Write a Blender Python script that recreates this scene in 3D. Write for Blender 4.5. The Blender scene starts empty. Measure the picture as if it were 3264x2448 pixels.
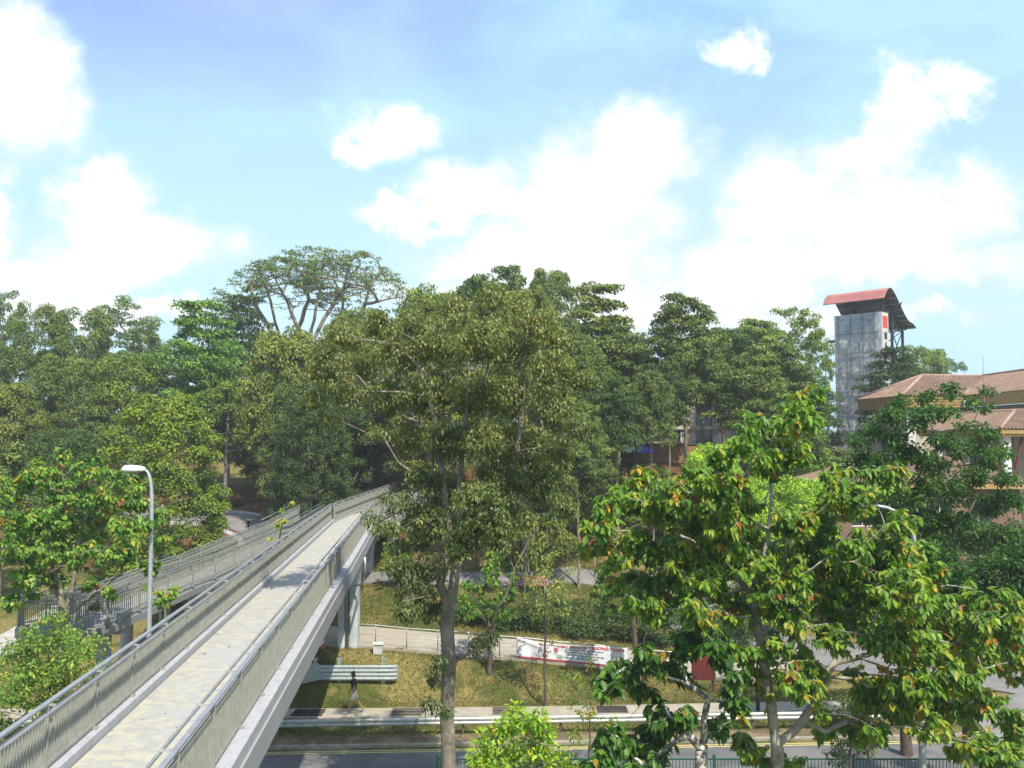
import bpy, math, random
import numpy as np
from mathutils import Matrix, Vector
random.seed(7)
PI = math.pi
F = 933.0
CAMZ = 12.3
TH = math.atan(54.0 / F)
SC = bpy.context.scene
COL = SC.collection

# ------------------------------------------------------------------ camera
cd = bpy.data.cameras.new("camera")
cam = bpy.data.objects.new("camera", cd)
COL.objects.link(cam)
cd.sensor_width = 36.0
cd.lens = 36.0 * F / 1024.0
cd.clip_start = 0.1
cd.clip_end = 3000.0
cam.location = (0, 0, CAMZ)
cam.rotation_euler = (PI / 2 + TH, 0, 0)
SC.camera = cam
SC.view_settings.view_transform = 'Standard'
SC.view_settings.look = 'None'
SC.view_settings.exposure = 0.5
SC.view_settings.gamma = 1.0
try:
    SC.cycles.max_bounces = 8
    SC.cycles.transmission_bounces = 4
    SC.cycles.transparent_max_bounces = 8
    SC.cycles.use_denoising = True
    SC.cycles.sample_clamp_indirect = 6
except Exception:
    pass

def ray(px, py):
    u = (px - 512) / F
    v = (384 - py) / F
    return np.array([u, math.cos(TH) - v * math.sin(TH), math.sin(TH) + v * math.cos(TH)])

def P(px, py, d):
    """the world point seen at pixel (px,py) of the 1024 picture at depth y=d"""
    r = ray(px, py)
    r = r / r[1] * d
    return Vector((r[0], d, CAMZ + r[2]))

# ------------------------------------------------------------------ sun and sky
SUN_EL = math.radians(55)
SUN_AZ = math.radians(152)      # compass, from +Y towards +X : sun behind the camera and to the right
sdir = Vector((math.sin(SUN_AZ) * math.cos(SUN_EL), math.cos(SUN_AZ) * math.cos(SUN_EL), math.sin(SUN_EL)))
ld = bpy.data.lights.new("sun", 'SUN')
ld.energy = 5.0
ld.angle = math.radians(0.5)
ld.color = (1.0, 0.93, 0.80)
sun = bpy.data.objects.new("sun", ld)
COL.objects.link(sun)
sun.location = sdir * 200
sun.rotation_euler = sdir.to_track_quat('Z', 'Y').to_euler()

world = bpy.data.worlds.new("World")
SC.world = world
world.use_nodes = True
wt = world.node_tree
wt.nodes.clear()

class NT:
    def __init__(s, tree):
        s.t = tree
    def n(s, typ, **kw):
        nd = s.t.nodes.new(typ)
        for k, v in kw.items():
            if k == 'inp':
                for kk, vv in v.items():
                    s.put(nd.inputs[kk], vv)
            else:
                setattr(nd, k, v)
        return nd
    def put(s, sock, v):
        if hasattr(v, 'is_output') or hasattr(v, 'links'):
            s.t.links.new(v, sock)
        else:
            sock.default_value = v
    def m(s, op, a, b=None, c=None, clamp=False):
        nd = s.t.nodes.new('ShaderNodeMath')
        nd.operation = op
        nd.use_clamp = clamp
        s.put(nd.inputs[0], a)
        if b is not None:
            s.put(nd.inputs[1], b)
        if c is not None:
            s.put(nd.inputs[2], c)
        return nd.outputs[0]
    def mix(s, f, a, b, typ='MIX'):
        nd = s.t.nodes.new('ShaderNodeMix')
        nd.data_type = 'RGBA'
        nd.blend_type = typ
        s.put(nd.inputs[0], f)
        s.put(nd.inputs[6], a)
        s.put(nd.inputs[7], b)
        return nd.outputs[2]
    def step(s, v, lo, hi):
        nd = s.t.nodes.new('ShaderNodeMapRange')
        nd.interpolation_type = 'SMOOTHSTEP'
        s.put(nd.inputs[0], v)
        nd.inputs[1].default_value = lo
        nd.inputs[2].default_value = hi
        return nd.outputs[0]
    def noise(s, vec, scale, detail=4, rough=0.55, dist=0.0):
        nd = s.t.nodes.new('ShaderNodeTexNoise')
        if vec is not None:
            s.put(nd.inputs['Vector'], vec)
        nd.inputs['Scale'].default_value = scale
        nd.inputs['Detail'].default_value = detail
        nd.inputs['Roughness'].default_value = rough
        nd.inputs['Distortion'].default_value = dist
        return nd

def build_world():
    w = NT(wt)
    sky = w.n('ShaderNodeTexSky', sky_type='NISHITA', sun_disc=False)
    sky.sun_elevation = SUN_EL
    sky.sun_rotation = SUN_AZ
    sky.air_density = 1.0
    sky.dust_density = 2.0
    sky.ozone_density = 1.0
    tc = w.n('ShaderNodeTexCoord')
    vec = tc.outputs['Generated']
    sep = w.n('ShaderNodeSeparateXYZ', inp={0: vec})
    az = w.m('ARCTAN2', sep.outputs[0], sep.outputs[1])
    el = w.m('ARCSINE', sep.outputs[2])
    # warp by fractal noise over the sky direction
    n1 = w.noise(vec, 9.0, 8, 0.62)
    s1 = w.n('ShaderNodeSeparateColor', inp={0: n1.outputs['Color']})
    n2 = w.noise(vec, 38.0, 6, 0.6)
    s2 = w.n('ShaderNodeSeparateColor', inp={0: n2.outputs['Color']})
    def warp(base, a, b, ka, kb):
        r = w.m('MULTIPLY_ADD', w.m('SUBTRACT', a, 0.5), ka, base)
        return w.m('MULTIPLY_ADD', w.m('SUBTRACT', b, 0.5), kb, r)
    azw = warp(az, s1.outputs[0], s2.outputs[0], 0.16, 0.035)
    elw = warp(el, s1.outputs[1], s2.outputs[1], 0.13, 0.035)
    # cloud banks: picture position of each bank turned to a direction in the sky; radii in 1/933 rad; weight
    crisp = [(12, 88, 60, 68), (-8, 208, 28, 46), (112, 198, 50, 42), (140, 250, 95, 36), (70, 268, 110, 26),
             (378, 140, 48, 32), (352, 152, 22, 26), (470, 200, 66, 34), (408, 224, 60, 18),
             (585, 200, 110, 72), (560, 262, 150, 50), (655, 150, 60, 52),
             (790, 205, 82, 60), (760, 270, 120, 44), (858, 158, 50, 34), (902, 110, 34, 32), (946, 98, 34, 18),
             (975, 196, 50, 42), (885, 222, 84, 48), (733, 48, 26, 17), (620, 300, 260, 26), (910, 262, 120, 26), (60, 300, 60, 16), (560, 318, 120, 24), (800, 322, 170, 16), (100, 318, 130, 14)]
    cur = None
    for (px, py, rx, ry) in crisp:
        r = ray(px, py)
        a0 = math.atan2(r[0], r[1])
        e0 = math.asin(r[2] / math.sqrt((r * r).sum()))
        da = w.m('MULTIPLY', w.m('SUBTRACT', azw, a0), F / rx)
        de = w.m('MULTIPLY', w.m('SUBTRACT', elw, e0), F / ry)
        q = w.m('ADD', w.m('MULTIPLY', da, da), w.m('MULTIPLY', de, de))
        f = w.m('SUBTRACT', 1.0, q)
        if cur is None:
            cur = f
        else:
            nd = w.t.nodes.new('ShaderNodeMath')
            nd.operation = 'SMOOTH_MAX'
            w.put(nd.inputs[0], cur); w.put(nd.inputs[1], f)
            nd.inputs[2].default_value = 0.35
            cur = nd.outputs[0]
    # generic clouds for the rest of the dome
    n3 = w.noise(vec, 2.6, 7, 0.6)
    back = w.m('MULTIPLY_ADD', n3.outputs['Fac'], 6.0, -3.5)
    infront = w.step(sep.outputs[1], 0.45, 0.75)
    back = w.m('MULTIPLY_ADD', infront, -6.0, back)
    dens = w.m('MAXIMUM', cur, back)
    dens = w.m('MULTIPLY_ADD', w.m('SUBTRACT', s2.outputs[2], 0.5), 0.9, dens)
    alpha = w.step(dens, -0.5, 0.62)
    core = w.step(dens, 0.1, 0.9)
    # thin veils
    mp = w.n('ShaderNodeMapping', inp={0: vec})
    mp.inputs['Scale'].default_value = (1.0, 1.0, 2.6)
    n4 = w.noise(mp.outputs[0], 3.2, 7, 0.62, 0.3)
    veil = w.step(n4.outputs['Fac'], 0.36, 0.72)
    n5 = w.noise(vec, 1.5, 3, 0.5)
    veil = w.m('MULTIPLY_ADD', w.m('SUBTRACT', n5.outputs['Fac'], 0.45), 1.2, veil, clamp=True)
    veil = w.m('MULTIPLY', veil, 0.8)
    bright = w.mix(1.0, sky.outputs[0], (1.85, 2.15, 2.2, 1), 'MULTIPLY')
    lowness = w.step(el, 0.55, 0.0)
    base = w.mix(w.m('MULTIPLY', lowness, 0.85), bright, (6.2, 8.2, 8.9, 1))
    base = w.mix(veil, base, (5.0, 7.9, 9.3, 1))
    lav = w.m('MULTIPLY', w.step(el, 0.30, 0.50), w.step(az, 0.10, -0.30))
    base = w.mix(w.m('MULTIPLY', lav, 0.8), base, (3.4, 4.1, 8.6, 1))
    # cloud colour: sunlit white, blue-grey in thin and low parts
    low2 = w.step(el, 0.20, 0.07)
    n6 = w.noise(vec, 7.0, 6, 0.6, 0.4)
    grey = w.step(n6.outputs['Fac'], 0.46, 0.64)
    grey = w.m('MULTIPLY', grey, w.m('MULTIPLY_ADD', low2, 0.62, 0.36))
    ccol = w.mix(core, (6.6, 8.3, 8.7, 1), (10.0, 10.2, 10.1, 1))
    ccol = w.mix(grey, ccol, (5.4, 7.0, 7.4, 1))
    colr = w.mix(alpha, base, ccol)
    bg = w.n('ShaderNodeBackground', inp={0: colr, 1: 0.085})
    out = w.n('ShaderNodeOutputWorld')
    w.t.links.new(bg.outputs[0], out.inputs[0])
build_world()

# ------------------------------------------------------------------ materials
MATS = {}
def mat(name, c1, c2=None, scale=6.0, rough=0.7, metal=0.0, bump=0.0, detail=5, c3=None, spec=0.4, sep=(0.35, 0.65), coords='Object', nscale2=None):
    if name in MATS:
        return MATS[name]
    m = bpy.data.materials.new(name)
    m.use_nodes = True
    t = NT(m.node_tree)
    b = m.node_tree.nodes['Principled BSDF']
    b.inputs['Roughness'].default_value = rough
    b.inputs['Metallic'].default_value = metal
    b.inputs['Specular IOR Level'].default_value = spec
    c2 = c2 or tuple(x * 0.8 for x in c1)
    tc = t.n('ShaderNodeTexCoord')
    n1 = t.noise(tc.outputs[coords], scale, detail, 0.6)
    f = t.step(n1.outputs['Fac'], *sep)
    c = t.mix(f, (*c1, 1), (*c2, 1))
    if c3:
        n2 = t.noise(tc.outputs[coords], nscale2 or scale * 0.23, 4, 0.6)
        c = t.mix(t.step(n2.outputs['Fac'], 0.48, 0.62), c, (*c3, 1))
    m.node_tree.links.new(c, b.inputs['Base Color'])
    if bump:
        n3 = t.noise(tc.outputs[coords], scale * 4, 5, 0.6)
        bp = t.n('ShaderNodeBump', inp={'Height': n3.outputs['Fac']})
        bp.inputs['Strength'].default_value = bump
        bp.inputs['Distance'].default_value = 0.03
        m.node_tree.links.new(bp.outputs[0], b.inputs['Normal'])
    MATS[name] = m
    return m

def leaf_mat(name, ramp, trans=0.28, rough=0.5, spec=0.3):
    """leaf colour picked per leaf (attribute tone), tinted by the object's own colour"""
    m = bpy.data.materials.new(name)
    m.use_nodes = True
    t = NT(m.node_tree)
    b = m.node_tree.nodes['Principled BSDF']
    out = m.node_tree.nodes['Material Output']
    b.inputs['Roughness'].default_value = rough
    b.inputs['Specular IOR Level'].default_value = spec
    at = t.n('ShaderNodeAttribute', attribute_name='tone')
    cr = t.n('ShaderNodeValToRGB')
    els = cr.color_ramp.elements
    while len(els) < len(ramp):
        els.new(0.5)
    for e, (p, c) in zip(els, ramp):
        e.position = p
        e.color = (*c, 1)
    m.node_tree.links.new(at.outputs['Fac'], cr.inputs[0])
    oi = t.n('ShaderNodeObjectInfo')
    c = t.mix(1.0, cr.outputs[0], oi.outputs['Color'], 'MULTIPLY')
    m.node_tree.links.new(c, b.inputs['Base Color'])
    tr = t.n('ShaderNodeBsdfTranslucent')
    c2 = t.mix(1.0, c, (1.15, 1.35, 0.55, 1), 'MULTIPLY')
    m.node_tree.links.new(c2, tr.inputs[0])
    mx = t.n('ShaderNodeMixShader')
    mx.inputs[0].default_value = trans
    m.node_tree.links.new(b.outputs[0], mx.inputs[1])
    m.node_tree.links.new(tr.outputs[0], mx.inputs[2])
    m.node_tree.links.new(mx.outputs[0], out.inputs[0])
    MATS[name] = m
    return m

# ------------------------------------------------------------------ objects
def tag(o, label=None, cat=None, group=None, kind=None):
    if label: o['label'] = label
    if cat: o['category'] = cat
    if group: o['group'] = group
    if kind: o['kind'] = kind
    return o

def empty(name, loc, label=None, cat=None, group=None):
    o = bpy.data.objects.new(name, None)
    o.location = loc
    o.empty_display_size = 0.3
    COL.objects.link(o)
    return tag(o, label, cat, group)

def attach(o, parent):
    o.parent = parent
    p = parent
    M = Matrix.Identity(4)
    chain = []
    while p is not None:
        chain.append(p)
        p = p.parent
    for p in reversed(chain):
        M = M @ p.matrix_parent_inverse @ p.matrix_basis
    o.matrix_parent_inverse = M.inverted()

class MB:
    def __init__(s):
        s.v = []; s.f = []; s.mi = []
        s.cur = 0
    def add(s, vs, fs):
        o = len(s.v)
        s.v.extend([tuple(v) for v in vs])
        for f in fs:
            s.f.append(tuple(i + o for i in f))
            s.mi.append(s.cur)
        return s
    def box(s, c, d, rz=0.0):
        hx, hy, hz = d[0] / 2, d[1] / 2, d[2] / 2
        cs, sn = math.cos(rz), math.sin(rz)
        vs = []
        for z in (-hz, hz):
            for x, y in ((-hx, -hy), (hx, -hy), (hx, hy), (-hx, hy)):
                vs.append((c[0] + x * cs - y * sn, c[1] + x * sn + y * cs, c[2] + z))
        return s.add(vs, [(3, 2, 1, 0), (4, 5, 6, 7), (0, 1, 5, 4), (1, 2, 6, 5), (2, 3, 7, 6), (3, 0, 4, 7)])
    def bar(s, a, b, w, h, up=(0, 0, 1)):
        """box from a to b; w sideways, h along up"""
        a = Vector(a); b = Vector(b)
        t = (b - a).normalized()
        sd = t.cross(Vector(up))
        if sd.length < 1e-4:
            sd = t.cross(Vector((0, 1, 0)))
        sd.normalize()
        u = sd.cross(t).normalized()
        vs = []
        for p in (a, b):
            for x, y in ((-1, -1), (1, -1), (1, 1), (-1, 1)):
                vs.append(p + sd * (x * w / 2) + u * (y * h / 2))
        return s.add(vs, [(3, 2, 1, 0), (4, 5, 6, 7), (0, 1, 5, 4), (1, 2, 6, 5), (2, 3, 7, 6), (3, 0, 4, 7)])
    def tube(s, pts, r, n=8, cap=True):
        pts = [Vector(p) for p in pts]
        if not hasattr(r, '__len__'):
            r = [r] * len(pts)
        ref = None
        vs = []
        for i, p in enumerate(pts):
            t = (pts[min(i + 1, len(pts) - 1)] - pts[max(i - 1, 0)]).normalized()
            if ref is None:
                ref = t.cross(Vector((0.13, 0.97, 0.21)))
                if ref.length < 0.1:
                    ref = t.cross(Vector((1, 0, 0)))
            ref = (ref - t * ref.dot(t)).normalized()
            q = t.cross(ref)
            for k in range(n):
                a = 2 * PI * k / n
                vs.append(p + (ref * math.cos(a) + q * math.sin(a)) * r[i])
        fs = []
        for i in range(len(pts) - 1):
            for k in range(n):
                k2 = (k + 1) % n
                fs.append((i * n + k, i * n + k2, (i + 1) * n + k2, (i + 1) * n + k))
        if cap:
            fs.append(tuple(range(n - 1, -1, -1)))
            fs.append(tuple((len(pts) - 1) * n + k for k in range(n)))
        return s.add(vs, fs)
    def sweep(s, prof, pts):
        """profile (side, up) swept along pts (kept upright)"""
        n = len(prof)
        vs = []
        pts = [Vector(p) for p in pts]
        for i, p in enumerate(pts):
            t = pts[min(i + 1, len(pts) - 1)] - pts[max(i - 1, 0)]
            t.z = 0
            t.normalize()
            sd = Vector((t.y, -t.x, 0))
            for a, b in prof:
                vs.append(p + sd * a + Vector((0, 0, b)))
        fs = []
        for i in range(len(pts) - 1):
            for k in range(n):
                k2 = (k + 1) % n
                fs.append((i * n + k, i * n + k2, (i + 1) * n + k2, (i + 1) * n + k))
        fs.append(tuple(range(n - 1, -1, -1)))
        fs.append(tuple((len(pts) - 1) * n + k for k in range(n)))
        return s.add(vs, fs)
    def build(s, name, m, parent=None, smooth=False, **tags):
        me = bpy.data.meshes.new(name)
        me.from_pydata(s.v, [], s.f)
        ms = m if isinstance(m, (list, tuple)) else [m]
        for x in ms:
            me.materials.append(x)
        if len(ms) > 1:
            me.polygons.foreach_set('material_index', s.mi)
        if smooth:
            me.polygons.foreach_set('use_smooth', [True] * len(me.polygons))
        me.update()
        o = bpy.data.objects.new(name, me)
        COL.objects.link(o)
        if parent is not None:
            attach(o, parent)
        if tags:
            tag(o, **tags)
        return o

def np_mesh(name, V, Q, m, tone=None, smooth=False):
    """V (n,3); Q list of (k-gon index arrays)"""
    me = bpy.data.meshes.new(name)
    me.vertices.add(len(V))
    me.vertices.foreach_set('co', np.ascontiguousarray(V, dtype=np.float32).ravel())
    loops = np.concatenate([q.ravel() for q in Q]).astype(np.int32)
    sizes = np.concatenate([np.full(len(q), q.shape[1]) for q in Q]).astype(np.int32)
    starts = np.concatenate([[0], np.cumsum(sizes)[:-1]]).astype(np.int32)
    me.loops.add(len(loops))
    me.loops.foreach_set('vertex_index', loops)
    me.polygons.add(len(sizes))
    me.polygons.foreach_set('loop_start', starts)
    me.update(calc_edges=True)
    if smooth:
        me.polygons.foreach_set('use_smooth', [True] * len(sizes))
    if tone is not None:
        at = me.attributes.new('tone', 'FLOAT', 'POINT')
        at.data.foreach_set('value', tone.astype(np.float32))
    me.materials.append(m)
    return me

def nrm(a):
    return a / np.maximum(np.linalg.norm(a, axis=-1, keepdims=True), 1e-9)

def leaves(name, C, D, N, L, W, tone, m, shape='diamond'):
    """leaf blades: C base point, D direction of growth, N face normal, L length, W width"""
    D = nrm(D)
    S = nrm(np.cross(D, N))
    N = nrm(np.cross(S, D))
    L = np.broadcast_to(L, (len(C),))[:, None]
    W = np.broadcast_to(W, (len(C),))[:, None]
    n = len(C)
    if shape == 'diamond':
        V = np.stack([C, C + D * L * .45 + S * W * .5 + N * W * .12, C + D * L, C + D * L * .45 - S * W * .5 + N * W * .12], 1)
        k = 4
        base = np.arange(n)[:, None] * k
        Q = [np.concatenate([base + np.array([[0, 1, 2]]), base + np.array([[0, 2, 3]])])]
    else:
        # long blade with a fold along the midrib and a drooping tip
        dn = np.array([[0, 0, -1.0]])
        m1 = C + D * L * .38 - N * W * .10
        m2 = C + D * L * .72 - N * W * .10 + dn * L * .05
        tip = C + D * L * .98 + dn * L * .16
        l1 = C + D * L * .34 + S * W * .5 + N * W * .10
        r1 = C + D * L * .34 - S * W * .5 + N * W * .10
        l2 = C + D * L * .68 + S * W * .38 + N * W * .06 + dn * L * .05
        r2 = C + D * L * .68 - S * W * .38 + N * W * .06 + dn * L * .05
        V = np.stack([C, l1, m1, r1, l2, m2, r2, tip], 1)
        k = 8
        base = np.arange(n)[:, None] * k
        Q = [np.concatenate([base + np.array([[0, 1, 2]]), base + np.array([[0, 2, 3]]), base + np.array([[4, 7, 5]]), base + np.array([[5, 7, 6]])]),
             np.concatenate([base + np.array([[1, 4, 5, 2]]), base + np.array([[2, 5, 6, 3]])])]
    return np_mesh(name, V.reshape(-1, 3), Q, m, np.repeat(tone, k))

# ------------------------------------------------------------------ branching
def grow(trunk, att, rng, seg=0.5, wig=0.10, pen=0.25, rise=0.12):
    """trunk: list of polylines (first from the ground). att: (n,3). Returns nodes, parents, tip index per attractor"""
    pos = []; par = []; cost = []
    for line in trunk:
        line = [np.array(p, float) for p in line]
        if not pos:
            prev = -1
        else:
            d = np.linalg.norm(np.array(pos) - line[0], axis=1)
            prev = int(d.argmin())
            line = line[1:] if d.min() < 0.05 else line
        for j, p in enumerate(line):
            if prev >= 0:
                a = pos[prev]
                n = max(1, int(np.linalg.norm(p - a) / seg))
                for k in range(1, n + 1):
                    q = a + (p - a) * k / n
                    if k < n:
                        q = q + rng.normal(0, wig * seg * 0.6, 3)
                    pos.append(q); par.append(prev if k == 1 else len(pos) - 2)
                    cost.append(cost[par[-1]] + np.linalg.norm(q - pos[par[-1]]))
                prev = len(pos) - 1
            else:
                pos.append(p); par.append(-1); cost.append(0.0)
                prev = 0
    root_n = len(pos)
    top = pos[0]
    order = np.argsort(np.linalg.norm(att - np.array(pos[len(pos) // 2]), axis=1))
    tips = np.zeros(len(att), int)
    cap = len(pos) + int(len(att) * 30) + 10
    A = np.zeros((cap, 3)); A[:len(pos)] = pos
    Cc = np.zeros(cap); Cc[:len(pos)] = cost
    n = len(pos)
    zmin = pos[0][2] + 0.25 * (np.array(pos)[:, 2].max() - pos[0][2])
    for i in order:
        t = att[i]
        d = np.linalg.norm(A[:n] - t, axis=1)
        sc = d + pen * Cc[:n] + np.where(A[:n, 2] > t[2] + 0.3, (A[:n, 2] - t[2]) * 0.8, 0) + np.where(A[:n, 2] < zmin, 50, 0)
        j = int(sc.argmin())
        a = A[j].copy()
        dist = np.linalg.norm(t - a)
        k = max(1, int(dist / seg))
        off = rng.normal(0, wig * dist, 3)
        off[2] += rise * dist
        last = j
        for q in range(1, k + 1):
            s = q / k
            p = a + (t - a) * s + off * math.sin(PI * s) * 0.5 + (rng.normal(0, 0.03 * seg, 3) if q < k else 0)
            if n >= cap - 1:
                break
            A[n] = p; par.append(last); Cc[n] = Cc[last] + np.linalg.norm(p - A[last])
            last = n
            n += 1
        tips[i] = last
    return A[:n].copy(), np.array(par), tips

def tubes(pos, par, r0, rmax, m, name, nside=6, power=2.3, flare=1.0):
    n = len(pos)
    kids = [[] for _ in range(n)]
    for i in range(1, n):
        kids[par[i]].append(i)
    acc = np.zeros(n)
    for i in range(n - 1, -1, -1):
        if not kids[i]:
            acc[i] = r0 ** power
        else:
            acc[i] = sum(acc[k] for k in kids[i])
    r = acc ** (1 / power)
    if rmax:
        # ease the radii so that the root has radius rmax
        e = math.log(rmax / r0) / max(1e-6, math.log(r[0] / r0))
        r = r0 * (r / r0) ** e
    h = pos[:, 2] - pos[0, 2]
    r = r * (1 + 0.35 * flare * np.exp(-h / 0.5))
    mb = MB()
    stack = [(0, None)]
    while stack:
        st, frm = stack.pop()
        chain = [] if frm is None else [frm]
        rad = [] if frm is None else [r[st] * 1.05]
        cur = st
        while True:
            chain.append(cur); rad.append(r[cur])
            ks = sorted(kids[cur], key=lambda k: -r[k])
            if not ks:
                break
            for k in ks[1:]:
                stack.append((k, cur))
            cur = ks[0]
        if len(chain) > 1:
            big = max(rad)
            ns = nside if big > 0.06 else (4 if big > 0.02 else 3)
            mb.tube([pos[c] for c in chain], rad, ns, cap=False)
    me = bpy.data.meshes.new(name)
    me.from_pydata(mb.v, [], mb.f)
    me.polygons.foreach_set('use_smooth', [True] * len(me.polygons))
    me.materials.append(m)
    return me

# ------------------------------------------------------------------ palette
M_CONC = mat('pale_concrete', (.38, .38, .39), (.31, .31, .32), 3, .8, bump=.15)
M_DECK = mat('deck_screed', (.40, .375, .285), (.30, .295, .28), 3.6, .75, bump=.3, detail=9, c3=(.33, .325, .31), sep=(.38, .62))
M_KERB = mat('kerb_paint', (.36, .36, .39), (.31, .31, .33), 5, .7)
M_GIRD = mat('girder_paint', (.30, .30, .32), (.26, .26, .275), .7, .6, c3=(.28, .29, .29))
M_GALV = mat('galvanised_steel', (.42, .44, .44), (.33, .35, .35), 8, .38, metal=.55, detail=3)
M_FENCE = mat('fence_grey_paint', (.285, .29, .25), (.23, .235, .20), 6, .5, metal=.1)
M_RAIL = mat('handrail_grey_paint', (.30, .31, .32), (.25, .26, .27), 5, .4, metal=.3)
M_DARK = mat('black_paint', (.025, .025, .028), (.035, .035, .035), 6, .5)
M_GREENP = mat('green_fence_paint', (.015, .09, .05), (.012, .07, .04), 6, .45)
M_ASPH = mat('asphalt', (.125, .125, .125), (.095, .095, .095), 1.2, .9, bump=.25, c3=(.155, .152, .145), nscale2=.25)
M_ASPH2 = mat('worn_asphalt', (.20, .19, .18), (.155, .145, .14), 1.0, .9, bump=.25)
M_PAVE = mat('pavement_concrete', (.35, .315, .255), (.27, .245, .20), 1.6, .9, bump=.2, c3=(.31, .27, .20))
M_TILE = mat('walkway_concrete', (.42, .40, .38), (.33, .31, .30), 1.6, .85, bump=.1)
M_YEL = mat('yellow_road_paint', (.62, .50, .14), (.45, .38, .16), 9, .7)
M_KSTONE = mat('kerb_stone', (.30, .27, .22), (.20, .18, .14), 4, .9, bump=.3)
M_BARK = mat('grey_bark', (.24, .205, .155), (.13, .11, .085), 5, .95, bump=.8, c3=(.30, .27, .22), nscale2=2.5)
M_BARKP = mat('pale_bark', (.40, .37, .31), (.27, .24, .19), 6, .9, bump=.4, c3=(.16, .14, .11), nscale2=1.3)
M_BARKD = mat('brown_bark', (.12, .09, .065), (.075, .06, .045), 5, .95, bump=.6)
M_BARKW = mat('lichen_bark', (.52, .50, .44), (.14, .12, .10), 9, .9, bump=.5, sep=(.42, .56))
M_ROOF = None

def ground_mat():
    m = bpy.data.materials.new('grass_ground')
    m.use_nodes = True
    t = NT(m.node_tree)
    b = m.node_tree.nodes['Principled BSDF']
    b.inputs['Roughness'].default_value = .95
    b.inputs['Specular IOR Level'].default_value = .1
    g = t.n('ShaderNodeNewGeometry')
    pos = g.outputs['Position']
    n1 = t.noise(pos, .55, 6, .65)
    n2 = t.noise(pos, 5.0, 5, .7)
    n3 = t.noise(pos, .16, 4, .6)
    n4 = t.noise(pos, 24.0, 3, .7)
    c = t.mix(t.step(n1.outputs['Fac'], .47, .64), (.052, .078, .016, 1), (.21, .16, .058, 1))
    c = t.mix(t.m('MULTIPLY', t.step(n2.outputs['Fac'], .42, .66), .65), c, (.12, .10, .034, 1))
    c = t.mix(t.step(n3.outputs['Fac'], .46, .60), c, t.mix(t.step(n2.outputs['Fac'], .35, .6), (.25, .20, .075, 1), (.14, .125, .04, 1)))
    # leaf litter and bare soil under the trees, farther up the hill
    sp = t.n('ShaderNodeSeparateXYZ', inp={0: pos})
    far = t.step(sp.outputs[1], 60.0, 66.0)
    litter = t.mix(t.step(n2.outputs['Fac'], .4, .6), (.085, .045, .025, 1), (.17, .09, .042, 1))
    hill = t.m('MULTIPLY', far, t.step(n3.outputs['Fac'], .58, .46))
    c = t.mix(hill, c, litter)
    c = t.mix(t.m('MULTIPLY', t.step(n4.outputs['Fac'], .5, .75), .35), c, (.05, .05, .02, 1))
    m.node_tree.links.new(c, b.inputs['Base Color'])
    bp = t.n('ShaderNodeBump', inp={'Height': n4.outputs['Fac']})
    bp.inputs['Strength'].default_value = .6
    bp.inputs['Distance'].default_value = .06
    m.node_tree.links.new(bp.outputs[0], b.inputs['Normal'])
    return m
M_GROUND = ground_mat()

# ------------------------------------------------------------------ terrain
def sm(t):
    t = np.clip(t, 0, 1)
    return t * t * (3 - 2 * t)

def Z(x, y):
    x = np.asarray(x, float); y = np.asarray(y, float)
    yy = y - (x + 0) * 0.052 * sm((x + 30) / 20)          # the road runs a little askew
    s = np.clip(1.45 - .1 * x, .25, 2.2)
    s = np.where(x < -12, 2.2 + (np.clip(x, -24, -12) + 12) * .06, s)
    lo = np.interp(yy, [-60, 38.0, 38.25, 41, 42.6], [0, 0, .15, .32, .38])
    c = np.interp(y, [51, 56, 60, 70, 85, 100, 130, 400], [0, 1.0, 1.8, 4.3, 7.7, 9.8, 11.5, 13]) + 2.2
    l = np.interp(y, [51, 56, 62, 75, 90, 120, 400], [0, .6, 1.3, 2.7, 6.0, 9.0, 12]) + 2.2
    r = np.interp(y, [51, 55, 62, 70, 80, 100, 130, 400], [.0, .15, .5, 2.6, 4.2, 5.8, 7.6, 11]) + .25
    r1 = np.interp(y, [51, 55, 62, 70, 78, 86, 100, 130, 400], [.0, .15, .6, 3.6, 7.4, 9.6, 10.6, 11.2, 12]) + .25
    r = r1 + (r - r1) * sm((x - 29) / 6)
    wl = sm((-x - 6) / 8); wr = sm((x - 3) / 9)
    T = c * (1 - wl) * (1 - wr) + l * wl + r * wr
    base = c * 0 + 2.2 * (1 - wr) + .25 * wr
    up = np.where(y > 51, T - base + s + .1, s + .1 * np.clip((y - 45.5) / 5, 0, 1))
    up = np.where(y > 51, up + (T - up) * sm((y - 51) / 12), up)
    k = sm((y - 42.8 - np.clip(x, -10, 30) * .02) / 2.8)
    z = lo * (1 - k) + up * k
    und = .12 * np.sin(x * .45 + 1.3) * np.sin(y * .37) * sm((y - 56) / 10)
    return z + und

def zz(x, y):
    return float(Z(x, y))

def build_ground():
    xs = np.concatenate([np.array([-480, -300, -200, -130]), np.arange(-90, 90.1, .75), np.array([130, 200, 300, 480])])
    ys = np.concatenate([np.array([-120, -60, 0, 15, 25]), np.arange(30, 60, .4), np.arange(60, 140, 1.2), np.array([150, 180, 240, 400, 620])])
    X, Y = np.meshgrid(xs, ys)
    V = np.stack([X, Y, Z(X, Y)], -1).reshape(-1, 3)
    nx = len(xs); ny = len(ys)
    i = np.arange(ny - 1)[:, None] * nx + np.arange(nx - 1)[None, :]
    Q = np.stack([i, i + 1, i + nx + 1, i + nx], -1).reshape(-1, 4)
    me = np_mesh('ground', V, [Q], M_GROUND, smooth=True)
    o = bpy.data.objects.new('ground', me)
    COL.objects.link(o)
    tag(o, kind='structure')
build_ground()

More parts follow.
